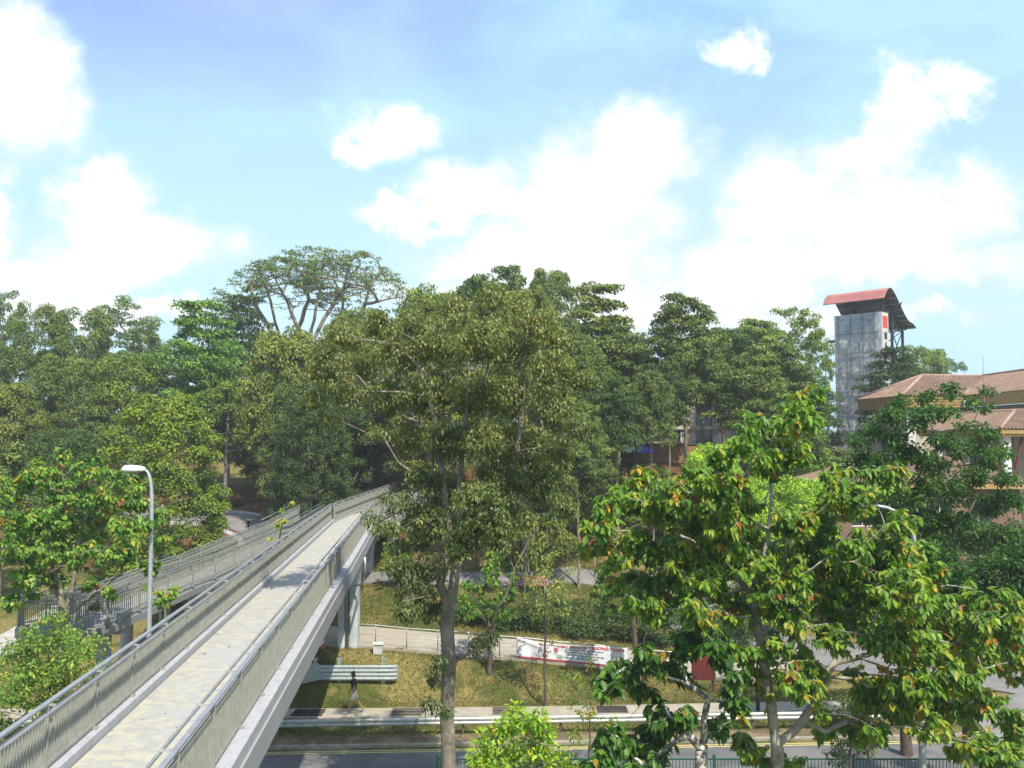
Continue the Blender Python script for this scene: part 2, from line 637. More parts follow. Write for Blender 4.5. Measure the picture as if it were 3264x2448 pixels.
def ribbon(name, pts, w, m, lift=.012, step=.6, kind='structure', flat=True, **tags):
    """strip of given width following the ground along pts"""
    P2 = [Vector((p[0], p[1])) for p in pts]
    # smooth
    res = []
    for i in range(len(P2) - 1):
        p0 = P2[max(i - 1, 0)]; p1 = P2[i]; p2 = P2[i + 1]; p3 = P2[min(i + 2, len(P2) - 1)]
        n = max(2, int((p2 - p1).length / step))
        for k in range(n):
            t = k / n
            res.append(.5 * ((2 * p1) + (p2 - p0) * t + (2 * p0 - 5 * p1 + 4 * p2 - p3) * t * t + (3 * p1 - p0 - 3 * p2 + p3) * t ** 3))
    res.append(P2[-1])
    mb = MB()
    nn = max(2, int(w / .7) + 1)
    vs = []
    for i, p in enumerate(res):
        t = (res[min(i + 1, len(res) - 1)] - res[max(i - 1, 0)]).normalized()
        s = Vector((t.y, -t.x))
        zc = max(zz((p + s * (w * u)).x, (p + s * (w * u)).y) for u in (-.55, -.3, 0, .3, .55))
        for k in range(nn):
            q = p + s * (w * (k / (nn - 1) - .5))
            vs.append((q.x, q.y, (zc if flat else zz(q.x, q.y)) + lift))
    fs = []
    for i in range(len(res) - 1):
        for k in range(nn - 1):
            fs.append((i * nn + k, (i + 1) * nn + k, (i + 1) * nn + k + 1, i * nn + k + 1))
    # skirts at both edges so the strip has thickness
    o = len(vs)
    for i in range(len(res)):
        a = vs[i * nn]; b = vs[i * nn + nn - 1]
        vs.append((a[0], a[1], a[2] - .35)); vs.append((b[0], b[1], b[2] - .35))
    for i in range(len(res) - 1):
        fs.append((i * nn, o + 2 * i, o + 2 * i + 2, (i + 1) * nn))
        fs.append((i * nn + nn - 1, (i + 1) * nn + nn - 1, o + 2 * i + 3, o + 2 * i + 1))
    mb.add(vs, fs)
    ob = mb.build(name, m, kind=kind, **tags)
    return ob, res, [vs[i * nn + nn // 2][2] for i in range(len(res))]

def sheet(name, poly, m, lift, **tags):
    """filled polygon on flat ground (z from terrain at each vertex)"""
    mb = MB()
    mb.add([(x, y, z) for x, y, z in poly], [tuple(range(len(poly)))])
    return mb.build(name, m, **tags)

def roady(x, y0):
    return y0 + .052 * x
# carriageway, drawn as a sheet over the ground with the side road bell-mouth
def build_roads():
    mb = MB()
    xs = np.arange(-90, 90.1, 3)
    vs = []; fs = []
    for x in xs:
        for y0 in (24.5, 31, 37.98):
            vs.append((x, roady(x * float(sm((x + 30) / 20)), y0) if y0 > 37 else y0, .012))
    for i in range(len(xs) - 1):
        for k in range(2):
            a = i * 3 + k
            fs.append((a, a + 3, a + 4, a + 1))
    mb.add(vs, fs)
    mb.build('main_road', M_ASPH, kind='structure')
    # side road leaving to the right and curving back
    pts = [(19.5, 38.9), (19.8, 40.5), (21.2, 42.5), (23.5, 44.3), (22.0, 46.5), (15, 49.5), (10, 54), (8.6, 60), (9.5, 66), (16, 66), (14.6, 61), (16, 57.5), (21, 53), (28, 50), (36, 50.5), (60, 54), (60, 40.9), (40, 39.9)]
    vs = [(x, y, max(zz(x, y), .05) + .03) for x, y in pts]
    import bmesh
    bm = bmesh.new()
    f = bm.faces.new([bm.verts.new(v) for v in vs])
    bmesh.ops.triangulate(bm, faces=[f])
    for _ in range(4):
        es = [e for e in bm.edges if e.calc_length() > 1.4]
        bmesh.ops.subdivide_edges(bm, edges=es, cuts=1)
        bmesh.ops.triangulate(bm, faces=bm.faces[:])
    for v in bm.verts:
        v.co.z = zz(v.co.x, v.co.y) + .05
    me = bpy.data.meshes.new('side_road')
    bm.to_mesh(me); bm.free()
    me.materials.append(M_ASPH2)
    o = bpy.data.objects.new('side_road', me)
    COL.objects.link(o)
    tag(o, kind='structure')
    # double yellow line
    for k, off in enumerate((37.55, 37.77)):
        mb = MB()
        vs = []; fs = []
        xs = np.arange(-60, 18.6, 1.5)
        for x in xs:
            e = x * float(sm((x + 30) / 20))
            vs.append((x, roady(e, off - .05), .018)); vs.append((x, roady(e, off + .05), .018))
        for i in range(len(xs) - 1):
            fs.append((2 * i, 2 * i + 2, 2 * i + 3, 2 * i + 1))
        mb.add(vs, fs)
        mb.build('road_marking', M_YEL, kind='structure')
    # kerb of the far side, bending into the side road
    kp = [(x, roady(x * float(sm((x + 30) / 20)), 38.1)) for x in np.arange(-60, 18.1, 1.0)] + [(19.0, 39.3), (19.5, 40.3), (20.3, 41.8), (21.8, 43.4), (23.8, 44.6)]
    mb = MB()
    prof = [(-.09, -.1), (.09, -.1), (.09, .15), (.06, .17), (-.09, .17)]
    mb.sweep(prof, [(x, y, .0) for x, y in kp])
    mb.build('kerb', M_KSTONE, kind='structure')
    # bare earth margin between kerb and guard rail
    mb = MB(); vs = []; fs = []
    xs = np.arange(-60, 18, 1.0)
    for x in xs:
        e = x * float(sm((x + 30) / 20))
        for q in (38.2, 38.55, 38.9):
            y = roady(e, q)
            vs.append((x, y, max(zz(x, y), .10) + .045))
    for i in range(len(xs) - 1):
        for k in range(2):
            a = i * 3 + k
            fs.append((a, a + 3, a + 4, a + 1))
    mb.add(vs, fs)
    mb.build('verge_soil', mat('verge_soil', (.15, .105, .06), (.085, .065, .04), 3, .95, bump=.6, c3=(.20, .16, .09)), kind='structure')
build_roads()

foot, fr, fz = ribbon('footpath', [(-60, 41.2), (-30, 41.2), (-12, 41.15), (0, 41.5), (10, 42.1), (17, 42.6)], 1.35, M_PAVE, lift=.03)
upper, ur, uz = ribbon('upper_path', [(-16, 48.6), (-10.5, 48.0), (-6, 47.9), (0, 48.3), (5, 48.5), (10, 48.6), (15, 49.0)], 4.4, M_PAVE, lift=.04)
ribbon('park_path', [(-19, 62.5), (-14, 60.6), (-9, 58.6), (-2, 58.4), (4, 59.5), (12, 62)], 2.0, M_ASPH2, lift=.09, flat=False)
ribbon('curved_path', [(-21.6, 60.5), (-18.8, 65.5), (-18.2, 70), (-20.5, 75.5), (-25.5, 78.5), (-33, 80)], 3.0, M_ASPH2, lift=.09, flat=False)
ribbon('path_edging', [(-23.3, 60.5), (-20.6, 65.5), (-20.0, 69.5), (-22.2, 74), (-26, 76.4), (-33, 77.9)], .55, M_TILE, lift=.13, flat=False)
ribbon('path_edging', [(-17.2, 66), (-16.4, 70.5), (-18.8, 76.8), (-25, 80.4), (-33, 82)], .3, M_TILE, lift=.13, flat=False)
walk, wr_, wz = ribbon('walkway', [(-27.5, 41.5), (-26.4, 45.5), (-26.3, 50), (-25.5, 56), (-23, 60.6), (-19.5, 62.6)], 2.9, M_TILE, lift=.08)
# movement joints across the walkway
mb = MB()
for i in range(2, len(wr_) - 2, 2):
    p = wr_[i]; t = (wr_[i + 1] - wr_[i - 1]).normalized(); s = Vector((t.y, -t.x))
    a = p - s * 1.43; b = p + s * 1.43
    mb.bar((a.x, a.y, wz[i] + .002), (b.x, b.y, wz[i] + .002), .12, .012)
mb.build('walkway_joint', mat('joint_grey', (.30, .28, .26), None, 6, .9), kind='structure')

def grates():
    m1 = mat('drain_iron', (.05, .035, .03), (.035, .03, .028), 12, .7, metal=.3)
    for k, (px, lab) in enumerate(((309, 'brown drain grating in the footpath just left of the walking person'), (407, 'dark drain grating in the footpath right of the walking person'), (508, 'dark drain grating in the footpath left of the slim roadside sapling'), (613, 'drain grating in the footpath behind the roadside saplings'))):
        p = P(px, 702, 41.3)
        i = min(range(len(fr)), key=lambda i: abs(fr[i].x - p.x))
        zc = fz[i] + .012
        mb = MB()
        mb.box((p.x, fr[i].y + .05, zc - .004), (1.35, .05, .03)).box((p.x, fr[i].y - .48, zc - .004), (1.35, .05, .03)).box((p.x, fr[i].y + .48, zc - .004), (1.35, .05, .03))
        for s in range(28):
            mb.box((p.x - .65 + s * .048, fr[i].y, zc), (.026, .96, .024))
        mb.build('drain_grate', m1, label=lab, cat='drain cover', group='drain gratings along the footpath')
        mb = MB(); mb.box((p.x, fr[i].y, zc - .022), (1.3, .92, .012))
grates()

# ------------------------------------------------------------------ footbridge
BH = 5.05                       # camera above deck
DZ = CAMZ - BH                  # deck level
def bx(X, y):                   # bridge offset -> world x
    return X - .0932 * y
def bp(X, y, z):
    return (bx(X, y), y, z)
XL, XR = -5.55, -3.10
Y0, Y1 = -6.0, 56.0

def fence_run(parent, pts, h, inner, name='panel', post_step=2.0, base=.0, bars=.105, handrail=True, side=1, depth=.040):
    """railing along polyline pts (xyz at deck level); each bay gets posts, a barred panel and rails"""
    # resample at post_step
    pts = [Vector(p) for p in pts]
    L = [0]
    for a, b in zip(pts, pts[1:]):
        L.append(L[-1] + (b - a).length)
    n = max(1, round(L[-1] / post_step))
    def at(s):
        for i in range(len(pts) - 1):
            if s <= L[i + 1] + 1e-6:
                t = (s - L[i]) / max(1e-6, L[i + 1] - L[i])
                return pts[i].lerp(pts[i + 1], t)
        return pts[-1]
    Ps = [at(L[-1] * k / n) for k in range(n + 1)]
    for k in range(n):
        a, b = Ps[k], Ps[k + 1]
        d = (b - a); t = d.normalized()
        fl = Vector((t.x, t.y, 0)).normalized()
        sd = Vector((fl.y, -fl.x, 0)) * side
        mb = MB()
        g = .035
        a2 = a + d * (g / d.length) * 2; b2 = b - d * (g / d.length) * 2
        lo = Vector((0, 0, base + .06)); hi = Vector((0, 0, h - .10))
        mb.bar(a2 + lo, b2 + lo, .045, .05)
        mb.bar(a2 + hi, b2 + hi, .045, .05)
        m = int((b2 - a2).length / bars)
        for j in range(m + 1):
            q = a2.lerp(b2, j / m)
            mb.bar(q + lo, q + hi, depth, .014, up=t)
        mb.build(name, M_FENCE, parent)
    mb = MB()
    for p_i, p in enumerate(Ps):
        q = Ps[min(p_i + 1, n)] - Ps[max(p_i - 1, 0)]
        t = Vector((q.x, q.y, 0)).normalized()
        mb = MB()
        mb.bar(p + Vector((0, 0, base)), p + Vector((0, 0, h)), .075, .018, up=t)
        mb.bar(p + Vector((0, 0, base)), p + Vector((0, 0, base + .02)), .16, .14, up=t)
        mb.build('post', M_FENCE, parent)
    return Ps

def railed(parent, Ps, h, side, gap=.20, drop=.10, brackets=True):
    mb = MB()
    top = [p + Vector((0, 0, h)) for p in Ps]
    for a, b in zip(top, top[1:]):
        mb.bar(a, b, .085, .035)
    mb.build('top_rail', M_RAIL, parent)
    sds = []
    for i in range(len(Ps)):
        q = Ps[min(i + 1, len(Ps) - 1)] - Ps[max(i - 1, 0)]
        t = Vector((q.x, q.y, 0)).normalized()
        sds.append(Vector((t.y, -t.x, 0)) * side)
    pipe = [p + s * gap + Vector((0, 0, h - drop)) for p, s in zip(Ps, sds)]
    r = MB().tube(pipe, .026, 8).build('handrail', M_RAIL, parent, smooth=True)
    for p, s in zip(Ps, sds):
        c = p + Vector((0, 0, h - .02))
        if brackets:
            mb = MB()
            mb.bar(c + s * .03, c + s * (gap - .01) + Vector((0, 0, .0)), .022, .03)
            mb.bar(c + s * (gap - .012) + Vector((0, 0, .012)), c + s * (gap - .012) + Vector((0, 0, -drop + .03)), .03, .022)
            mb.build('bracket', mat('bracket_steel', (.62, .62, .58), None, 6, .3, metal=.6), parent)

def footbridge():
    B = empty('footbridge', bp(-4.3, 25, DZ), 'long straight grey footbridge with barred railings crossing over the road', 'footbridge')
    # deck
    mb = MB()
    prof = [(XL + .15, -.16), (XR - .15, -.16), (XR - .15, 0), (XL + .15, 0)]
    def loft(prof, ys, mb):
        n = len(prof)
        vs = [bp(X, y, DZ + z) for y in ys for X, z in prof]
        fs = []
        for i in range(len(ys) - 1):
            for k in range(n):
                k2 = (k + 1) % n
                fs.append((i * n + k, i * n + k2, (i + 1) * n + k2, (i + 1) * n + k))
        fs.append(tuple(range(n - 1, -1, -1)))
        fs.append(tuple((len(ys) - 1) * n + k for k in range(n)))
        mb.add(vs, fs)
        return mb
    segs = [(Y0, 12), (12.02, 28.0), (28.04, 41.9), (41.94, Y1)]
    for a, b in segs:
        loft(prof, [a, b], mb)
    mb.build('deck', M_DECK, B)
    # kerb upstands with ledges, in castings
    for pf in ([(XL - .30, -.05), (XL + .13, -.05), (XL + .13, .15), (XL + .10, .175), (XL - .30, .175)], [(XR - .13, -.05), (XR + .26, -.05), (XR + .26, .175), (XR - .10, .175), (XR - .13, .15)]):
        mb = MB()
        y = Y0
        while y < Y1 - .1:
            y2 = min(y + 2.0, Y1)
            loft(pf, [y, y2 - .012], mb)
            y = y2
        mb.build('kerb_upstand', M_KERB, B)
    # deck edge beams and box girder
    mb = MB()
    for a, b in segs:
        loft([(XL - .34, -.55), (XL - .03, -.55), (XL - .03, -.052), (XL - .34, -.052)], [a, b], mb)
        loft([(XR + .03, -.55), (XR + .30, -.55), (XR + .30, -.052), (XR + .03, -.052)], [a, b], mb)
    mb.build('edge_beam', M_GIRD, B)
    mb = MB()
    for a, b in segs:
        loft([(XL - .2, -.165), (XL - .1, -.85), (XL + .15, -1.0), (XR - .15, -1.0), (XR + .12, -.85), (XR + .22, -.165)], [a, b - .01], mb)
    mb.build('girder', M_GIRD, B)
    # drain pipe on the girder side near the pier
    mb = MB()
    mb.tube([bp(XR + .36, 43.6, DZ - .45), bp(XR + .36, 43.6, DZ - 1.2), bp(XR + .15, 45.0, DZ - 1.9), (-7.96, 45.52, DZ - 2.2), (-7.96, 45.52, 1.6)], .055, 8)
    mb.build('drain_pipe', M_GALV, B, smooth=True)
    # railings
    for X, side, stop in ((XL, 1, Y1 - .05), (XR, -1, Y1 + 5.8)):
        pts = [bp(X, Y0, DZ + .175), bp(X, stop if side == 1 else Y1, DZ + .175)]
        Ps = fence_run(B, pts, .93, 0, post_step=2.0, side=side)
        railed(B, Ps, .97, side, gap=.13 if side == 1 else .24, drop=.08)
    # pier in the slope
    zb = zz(-8.2, 46) - .3
    pr = MB()
    def pier(cx, cy, w, d, z0, z1, flare, mb, groove=True):
        out = []
        for (xx, yy) in [(-.5, -.5), (.5, -.5), (.5, .5), (-.5, .5)]:
            for k in range(5):
                a = math.atan2(yy, xx) - PI / 4 + (k / 4) * PI / 2
                out.append((xx * (w - .3) + .15 * math.cos(a), yy * (d - .3) + .15 * math.sin(a)))
        n = len(out)
        vs = []
        lv = [(z0, 1.0), (z1 - 1.6, .98), (z1 - .9, 1.1), (z1, flare)]
        for z, s in lv:
            vs += [(cx + x * s, cy + y, z) for x, y in out]
        fs = []
        for i in range(len(lv) - 1):
            for k in range(n):
                fs.append((i * n + k, i * n + (k + 1) % n, (i + 1) * n + (k + 1) % n, (i + 1) * n + k))
        fs.append(tuple((len(lv) - 1) * n + k for k in range(n)))
        mb.add(vs, fs)
    pier(-8.22, 46, .40, .95, zb, DZ - 1.0, 1.5, pr)
    pier(-7.68, 46, .46, .95, zb, DZ - 1.0, 1.5, pr)
    pr.box((-7.97, 46.05, (zb + DZ - 2.4) / 2), (.30, .6, DZ - 2.4 - zb))
    pr.build('pier', mat('pier_concrete', (.36, .385, .385), (.29, .315, .315), 1.2, .8, c3=(.48, .50, .50)), B)
    # second pier where the ramp leaves
    pr = MB()
    x2 = bx(-3.9, 60)
    pier(x2, 60, 1.3, .9, zz(x2, 60) - .3, DZ - .9, 1.5, pr)
    pr.build('pier', M_CONC, B)
    pr = MB(); pier(-8.1, 64, .75, .9, zz(-8.1, 64) - .3, DZ - .75, 1.3, pr)
    pr.build('pier', M_CONC, B)
    # far section turning slightly right up to the hill
    A0 = Vector(bp(XL, 56.1, DZ)); A1 = Vector((-10.0, 82, DZ + .1))
    C0 = Vector(bp(XR, 56.1, DZ)); C1 = Vector((-7.4, 82, DZ + .1))
    B0 = Vector(bp(XR, 63.2, DZ)); 
    mb = MB()
    def slab(poly, z0, z1, mb):
        n = len(poly)
        mb.add([(p.x, p.y, p.z + z0) for p in poly] + [(p.x, p.y, p.z + z1) for p in poly],
               [tuple(range(n - 1, -1, -1)), tuple(range(n, 2 * n))] + [(k, (k + 1) % n, n + (k + 1) % n, n + k) for k in range(n)])
    slab([A0, C0, C1, A1], -.18, -.004, mb)
    mb.build('far_deck', M_DECK, B)
    mb = MB()
    slab([A0 + Vector((-.3, 0, 0)), C0 + Vector((.26, 0, 0)), C1 + Vector((.3, 0, 0)), A1 + Vector((-.3, 0, 0))], -.75, -.19, mb)
    mb.bar(A0 + Vector((0, 0, .06)), A1 + Vector((0, 0, .06)), .3, .22)
    mb.bar(C0 + Vector((0, 0, .06)), C1 + Vector((0, 0, .06)), .3, .22)
    mb.build('far_girder', M_CONC, B)
    for a, b, side in ((A0 + Vector((.1, .25, .17)), A1 + Vector((0, 0, .17)), 1), (C0 + Vector((0, .1, .17)), C1 + Vector((0, 0, .17)), -1)):
        Ps = fence_run(B, [a, b], .93, 0, post_step=2.0, side=side)
        railed(B, Ps, .97, side)
    # link deck to the right, ending in a landing
    L0 = Vector((-8.6, 67.2, DZ + .05)); L1 = Vector((.35, 67.2, DZ + .05)); L2 = Vector((.35, 69.6, DZ + .05)); L3 = Vector((-8.6, 69.6, DZ + .05))
    mb = MB(); slab([L0, L1, L2, L3], -.36, 0, mb)
    mb.box((-1.4, 68.4, DZ - .75), (2.2, 1.6, .8))
    mb.build('link_deck', M_CONC, B)
    pr = MB(); pier(-1.4, 68.4, 1.5, 1.0, zz(-1.4, 68.4) - .3, DZ - .4, 1.0, pr)
    pr.build('pier', M_CONC, B)
    for a, b, side in ((L0 + Vector((.9, .12, 0)), L1 + Vector((-.1, .12, 0)), -1), (L3 + Vector((.9, -.12, 0)), L2 + Vector((-.1, -.12, 0)), 1)):
        fence_run(B, [a, b], 1.0, 0, post_step=2.0, side=side)
    Ps = fence_run(B, [L1 + Vector((-.1, .2, 0)), L2 + Vector((-.1, -.2, 0))], 1.0, 0, post_step=2.0, side=-1)
    return B
footbridge()

def ramp():
    R = empty('ramp', (-12.4, 46, 6.2), 'grey access ramp with barred railings descending beside the footbridge', 'ramp')
    # first flight comes back towards the road, ends in a turning platform, second flight goes down to the walkway
    z_top = DZ
    P0 = Vector((-11.35, 56.6, z_top)); P1 = Vector((-11.8, 50, z_top - .55)); P1b = Vector((-11.95, 48.4, z_top - .55))
    P2 = Vector((-12.9, 41, z_top - 1.05)); P2b = Vector((-13.1, 39.6, z_top - 1.05)); P3 = Vector((-14.2, 33.2, z_top - 1.5))
    line1 = [P0, P1, P1b, P2, P2b, P3]
    W = 1.45
    off = Vector((-W, -.2, 0))
    def deck(line, offv, mb, th=.28):
        for a, b in zip(line, line[1:]):
            q = [a, b, b + offv, a + offv]
            mb.add([p + Vector((0, 0, -th)) for p in q] + q, [(0, 1, 2, 3), (7, 6, 5, 4), (0, 4, 5, 1), (1, 5, 6, 2), (2, 6, 7, 3), (3, 7, 4, 0)])
    mb = MB(); deck(line1, off, mb)
    line2 = [P3 + Vector((-1.6, 0, 0)), Vector((-15.6, 40.5, z_top - 2.15)), Vector((-15.8, 42, z_top - 2.15)), Vector((-17.2, 49, z_top - 2.9)), Vector((-19.5, 57, z_top - 3.7))]
    deck(line2, off, mb)
    # turning platform
    c = P3 + Vector((-1.53, 0, 0)); n = 12
    arc = [c + Vector((1.53 * math.cos(a), 1.53 * math.sin(a), 0)) for a in [-PI * k / n for k in range(n + 1)]]
    mb.add([p + Vector((0, 0, -.28)) for p in arc] + arc, [tuple(range(len(arc))), tuple(range(2 * len(arc) - 1, len(arc) - 1, -1))] + [(k + 1, k, len(arc) + k, len(arc) + k + 1) for k in range(len(arc) - 1)])
    mb.build('ramp_deck', mat('ramp_concrete', (.27, .27, .26), (.20, .20, .19), 2, .85), R)
    mb = MB()
    for l, ov in ((line1, off), (line2, off)):
        for a, b in zip(l, l[1:]):
            mb.bar(a + Vector((0.03, 0, -.22)), b + Vector((.03, 0, -.22)), .10, .26)
            mb.bar(a + ov + Vector((-.03, 0, -.22)), b + ov + Vector((-.03, 0, -.22)), .10, .26)
    mb.build('edge_girder', M_RAIL, R)
    for l, ov, s in ((line1, Vector((0, 0, 0)), 1), (line1, off, -1), (line2, Vector((0, 0, 0)), 1), (line2, off, -1), (arc, Vector((0, 0, 0)), 1)):
        ll = [p + ov for p in l]
        Ps = fence_run(R, ll, 1.05, 0, post_step=1.9, bars=.13, depth=.035, side=s)
        mb = MB()
        mb.tube([p + Vector((0, 0, 1.05)) for p in Ps], .024, 6)
        mb.build('top_rail', M_RAIL, R, smooth=True)
        mb = MB()
        mb.tube([p + Vector((.12 * -s, 0, .82)) for p in Ps], .022, 6)
        mb.build('handrail', M_RAIL, R, smooth=True)
    # horizontal pipe rails by the bridge junction
    mb = MB()
    for k in range(5):
        mb.tube([P0 + Vector((.05, 0, .25 + k * .25)), P1 + Vector((.05, 0, .25 + k * .25)), P1b + Vector((.05, 0, .25 + k * .25))], .018, 5)
        mb.tube([P0 + off + Vector((-.05, 0, .25 + k * .25)), P1 + off + Vector((-.05, 0, .25 + k * .25))], .018, 5)
    mb.build('pipe_rails', M_RAIL, R, smooth=True)
    for (x, y, zt) in ((-14.75, 34.2, z_top - 1.75), (-13.7, 40.6, z_top - 1.3), (-12.7, 49, z_top - .8), (-16.9, 41.5, z_top - 2.4), (-18.2, 49.5, z_top - 3.2)):
        z0 = zz(x, y) - .2
        mb = MB(); mb.tube([(x, y, z0), (x, y, zt)], .26, 14)
        mb.box((x, y, zt - .12), (1.3, .5, .25))
        mb.build('pier', M_CONC, R)
ramp()

# ------------------------------------------------------------------ guard rails and road furniture
WPROF = [(0, .0), (.03, .0), (.085, .05), (.085, .10), (.03, .155), (.085, .21), (.085, .26), (.03, .31), (0, .31), (.055, .25), (.055, .215), (.0, .155), (.055, .10), (.055, .055)]
def guardrail():
    G = empty('guardrail', (0, 38.95, 0), 'long single steel guard rail beside the road in front of the footpath', 'guard rail')
    xs = list(np.arange(-24, 16.6, 2.0))
    line = [(x, roady(x * float(sm((x + 30) / 20)), 38.95)) for x in xs]
    pts = [(x, y, zz(x, y) + .42) for x, y in line]
    pts += [(17.6, 39.95, .42), (18.6, 40.1, .15)]
    MB().sweep([(a - .09, b) for a, b in [(-x, y) for x, y in WPROF][::-1]] if False else [(a, b) for a, b in WPROF], pts).build('beam', mat('weathered_galvanised', (.47, .48, .47), (.36, .37, .36), 4, .5, metal=.35), G)
    for (x, y, z) in pts[:-1]:
        mb = MB(); mb.box((x, y + .08, z - .1), (.1, .12, .78)).build('post', M_BARKD, G)
guardrail()

def barrier():
    x0, x1 = -10.2, P(394, 650, 43.7).x
    y0 = 43.7
    zb = 1.15
    G = empty('crash_barrier', ((x0 + x1) / 2, y0, zb), 'short double height galvanised crash barrier in front of the bridge pier', 'crash barrier')
    m = mat('bright_galvanised', (.52, .58, .58), (.40, .46, .46), 5, .32, metal=.6)
    for zo in (0, .36):
        pts = [(x0, y0, zb + zo), (-9.4, y0, zb + zo), (-8.0, y0, zb + zo), (-6.6, y0, zb + zo), (x1, y0 + .0, zb + zo), (x1 + .12, y0 + .12, zb + zo)]
        MB().sweep([(a, b * 1.08) for a, b in WPROF], pts).build('beam', m, G)
    mb = MB()
    mb.add([(-8.9, y0 - .1, zb + .8), (-9.9, y0 - .1, zb + .75), (-10.3, y0 - .1, zb - .1), (-9.6, y0 - .1, zb - .12), (-8.7, y0 - .1, zb + .1)] + [(-8.9, y0 - .07, zb + .8), (-9.9, y0 - .07, zb + .75), (-10.3, y0 - .07, zb - .1), (-9.6, y0 - .07, zb - .12), (-8.7, y0 - .07, zb + .1)],
           [(4, 3, 2, 1, 0), (5, 6, 7, 8, 9)] + [(k, (k + 1) % 5, 5 + (k + 1) % 5, 5 + k) for k in range(5)])
    mb.build('end_plate', m, G)
    for x in (-9.1, -8.0, -5.95):
        mb = MB()
        mb.box((x, y0 + .16, zb + .15), (.15, .14, 1.5))
        mb.box((x, y0 + .2, zb + .93), (.22, .22, .06))
        mb.build('post', m, G)
barrier()

def service_box():
    p = P(378, 658, 45.2)
    z = zz(p.x, p.y)
    G = empty('service_box', (p.x, p.y, z), 'small pale grey utility box on the grass behind the crash barrier', 'utility box')
    mb = MB(); mb.box((p.x, p.y, z + .2), (.42, .32, .46)); mb.build('cabinet', mat('box_grey', (.5, .5, .48), None, 5, .6), G)
    mb = MB(); mb.box((p.x, p.y, z + .46), (.52, .40, .07)); mb.build('lid', mat('box_white', (.62, .62, .6), None, 5, .6), G)
service_box()

def hazard_post():
    p = P(322, 655, 45.5)
    z = zz(p.x, p.y)
    G = empty('hazard_marker', (p.x, p.y, z), 'slim white marker post with red stripes left of the bridge pier', 'marker post')
    MB().box((p.x, p.y, z + .9), (.2, .04, 2.3)).build('plate', mat('marker_white', (.7, .68, .66), None, 5, .5), G)
    mb = MB()
    for k in range(7):
        mb.bar((p.x - .09, p.y - .025, z + .0 + k * .3), (p.x + .09, p.y - .025, z + .2 + k * .3), .006, .1)
    mb.build('stripe', mat('marker_red', (.5, .05, .04), None, 5, .5), G)
hazard_post()

def path_railing():
    pts = []
    for px in range(352, 740, 2):
        pass
    xs = list(np.arange(-8.1, 11.5, 1.5))
    G = empty('path_railing', (0, 46, 1.5), 'low pipe railing along the lower edge of the sloping concrete path', 'railing')
    m = mat('rail_bronze', (.30, .27, .23), (.22, .19, .16), 6, .5, metal=.3)
    tp = []
    for x in xs:
        i = min(range(len(ur)), key=lambda i: abs(ur[i].x - x))
        tp.append(Vector((x, ur[i].y - 2.12, uz[i])))
    for h, r in ((1.0, .028), (.55, .022)):
        MB().tube([p + Vector((0, 0, h)) for p in tp], r, 6).build('rail', mat('rail_pale', (.42, .42, .40), None, 6, .4, metal=.4), G, smooth=True)
    for p in tp:
        MB().tube([p, p + Vector((0, 0, 1.0))], .026, 6).build('post', m, G, smooth=True)
    return tp
RP = path_railing()

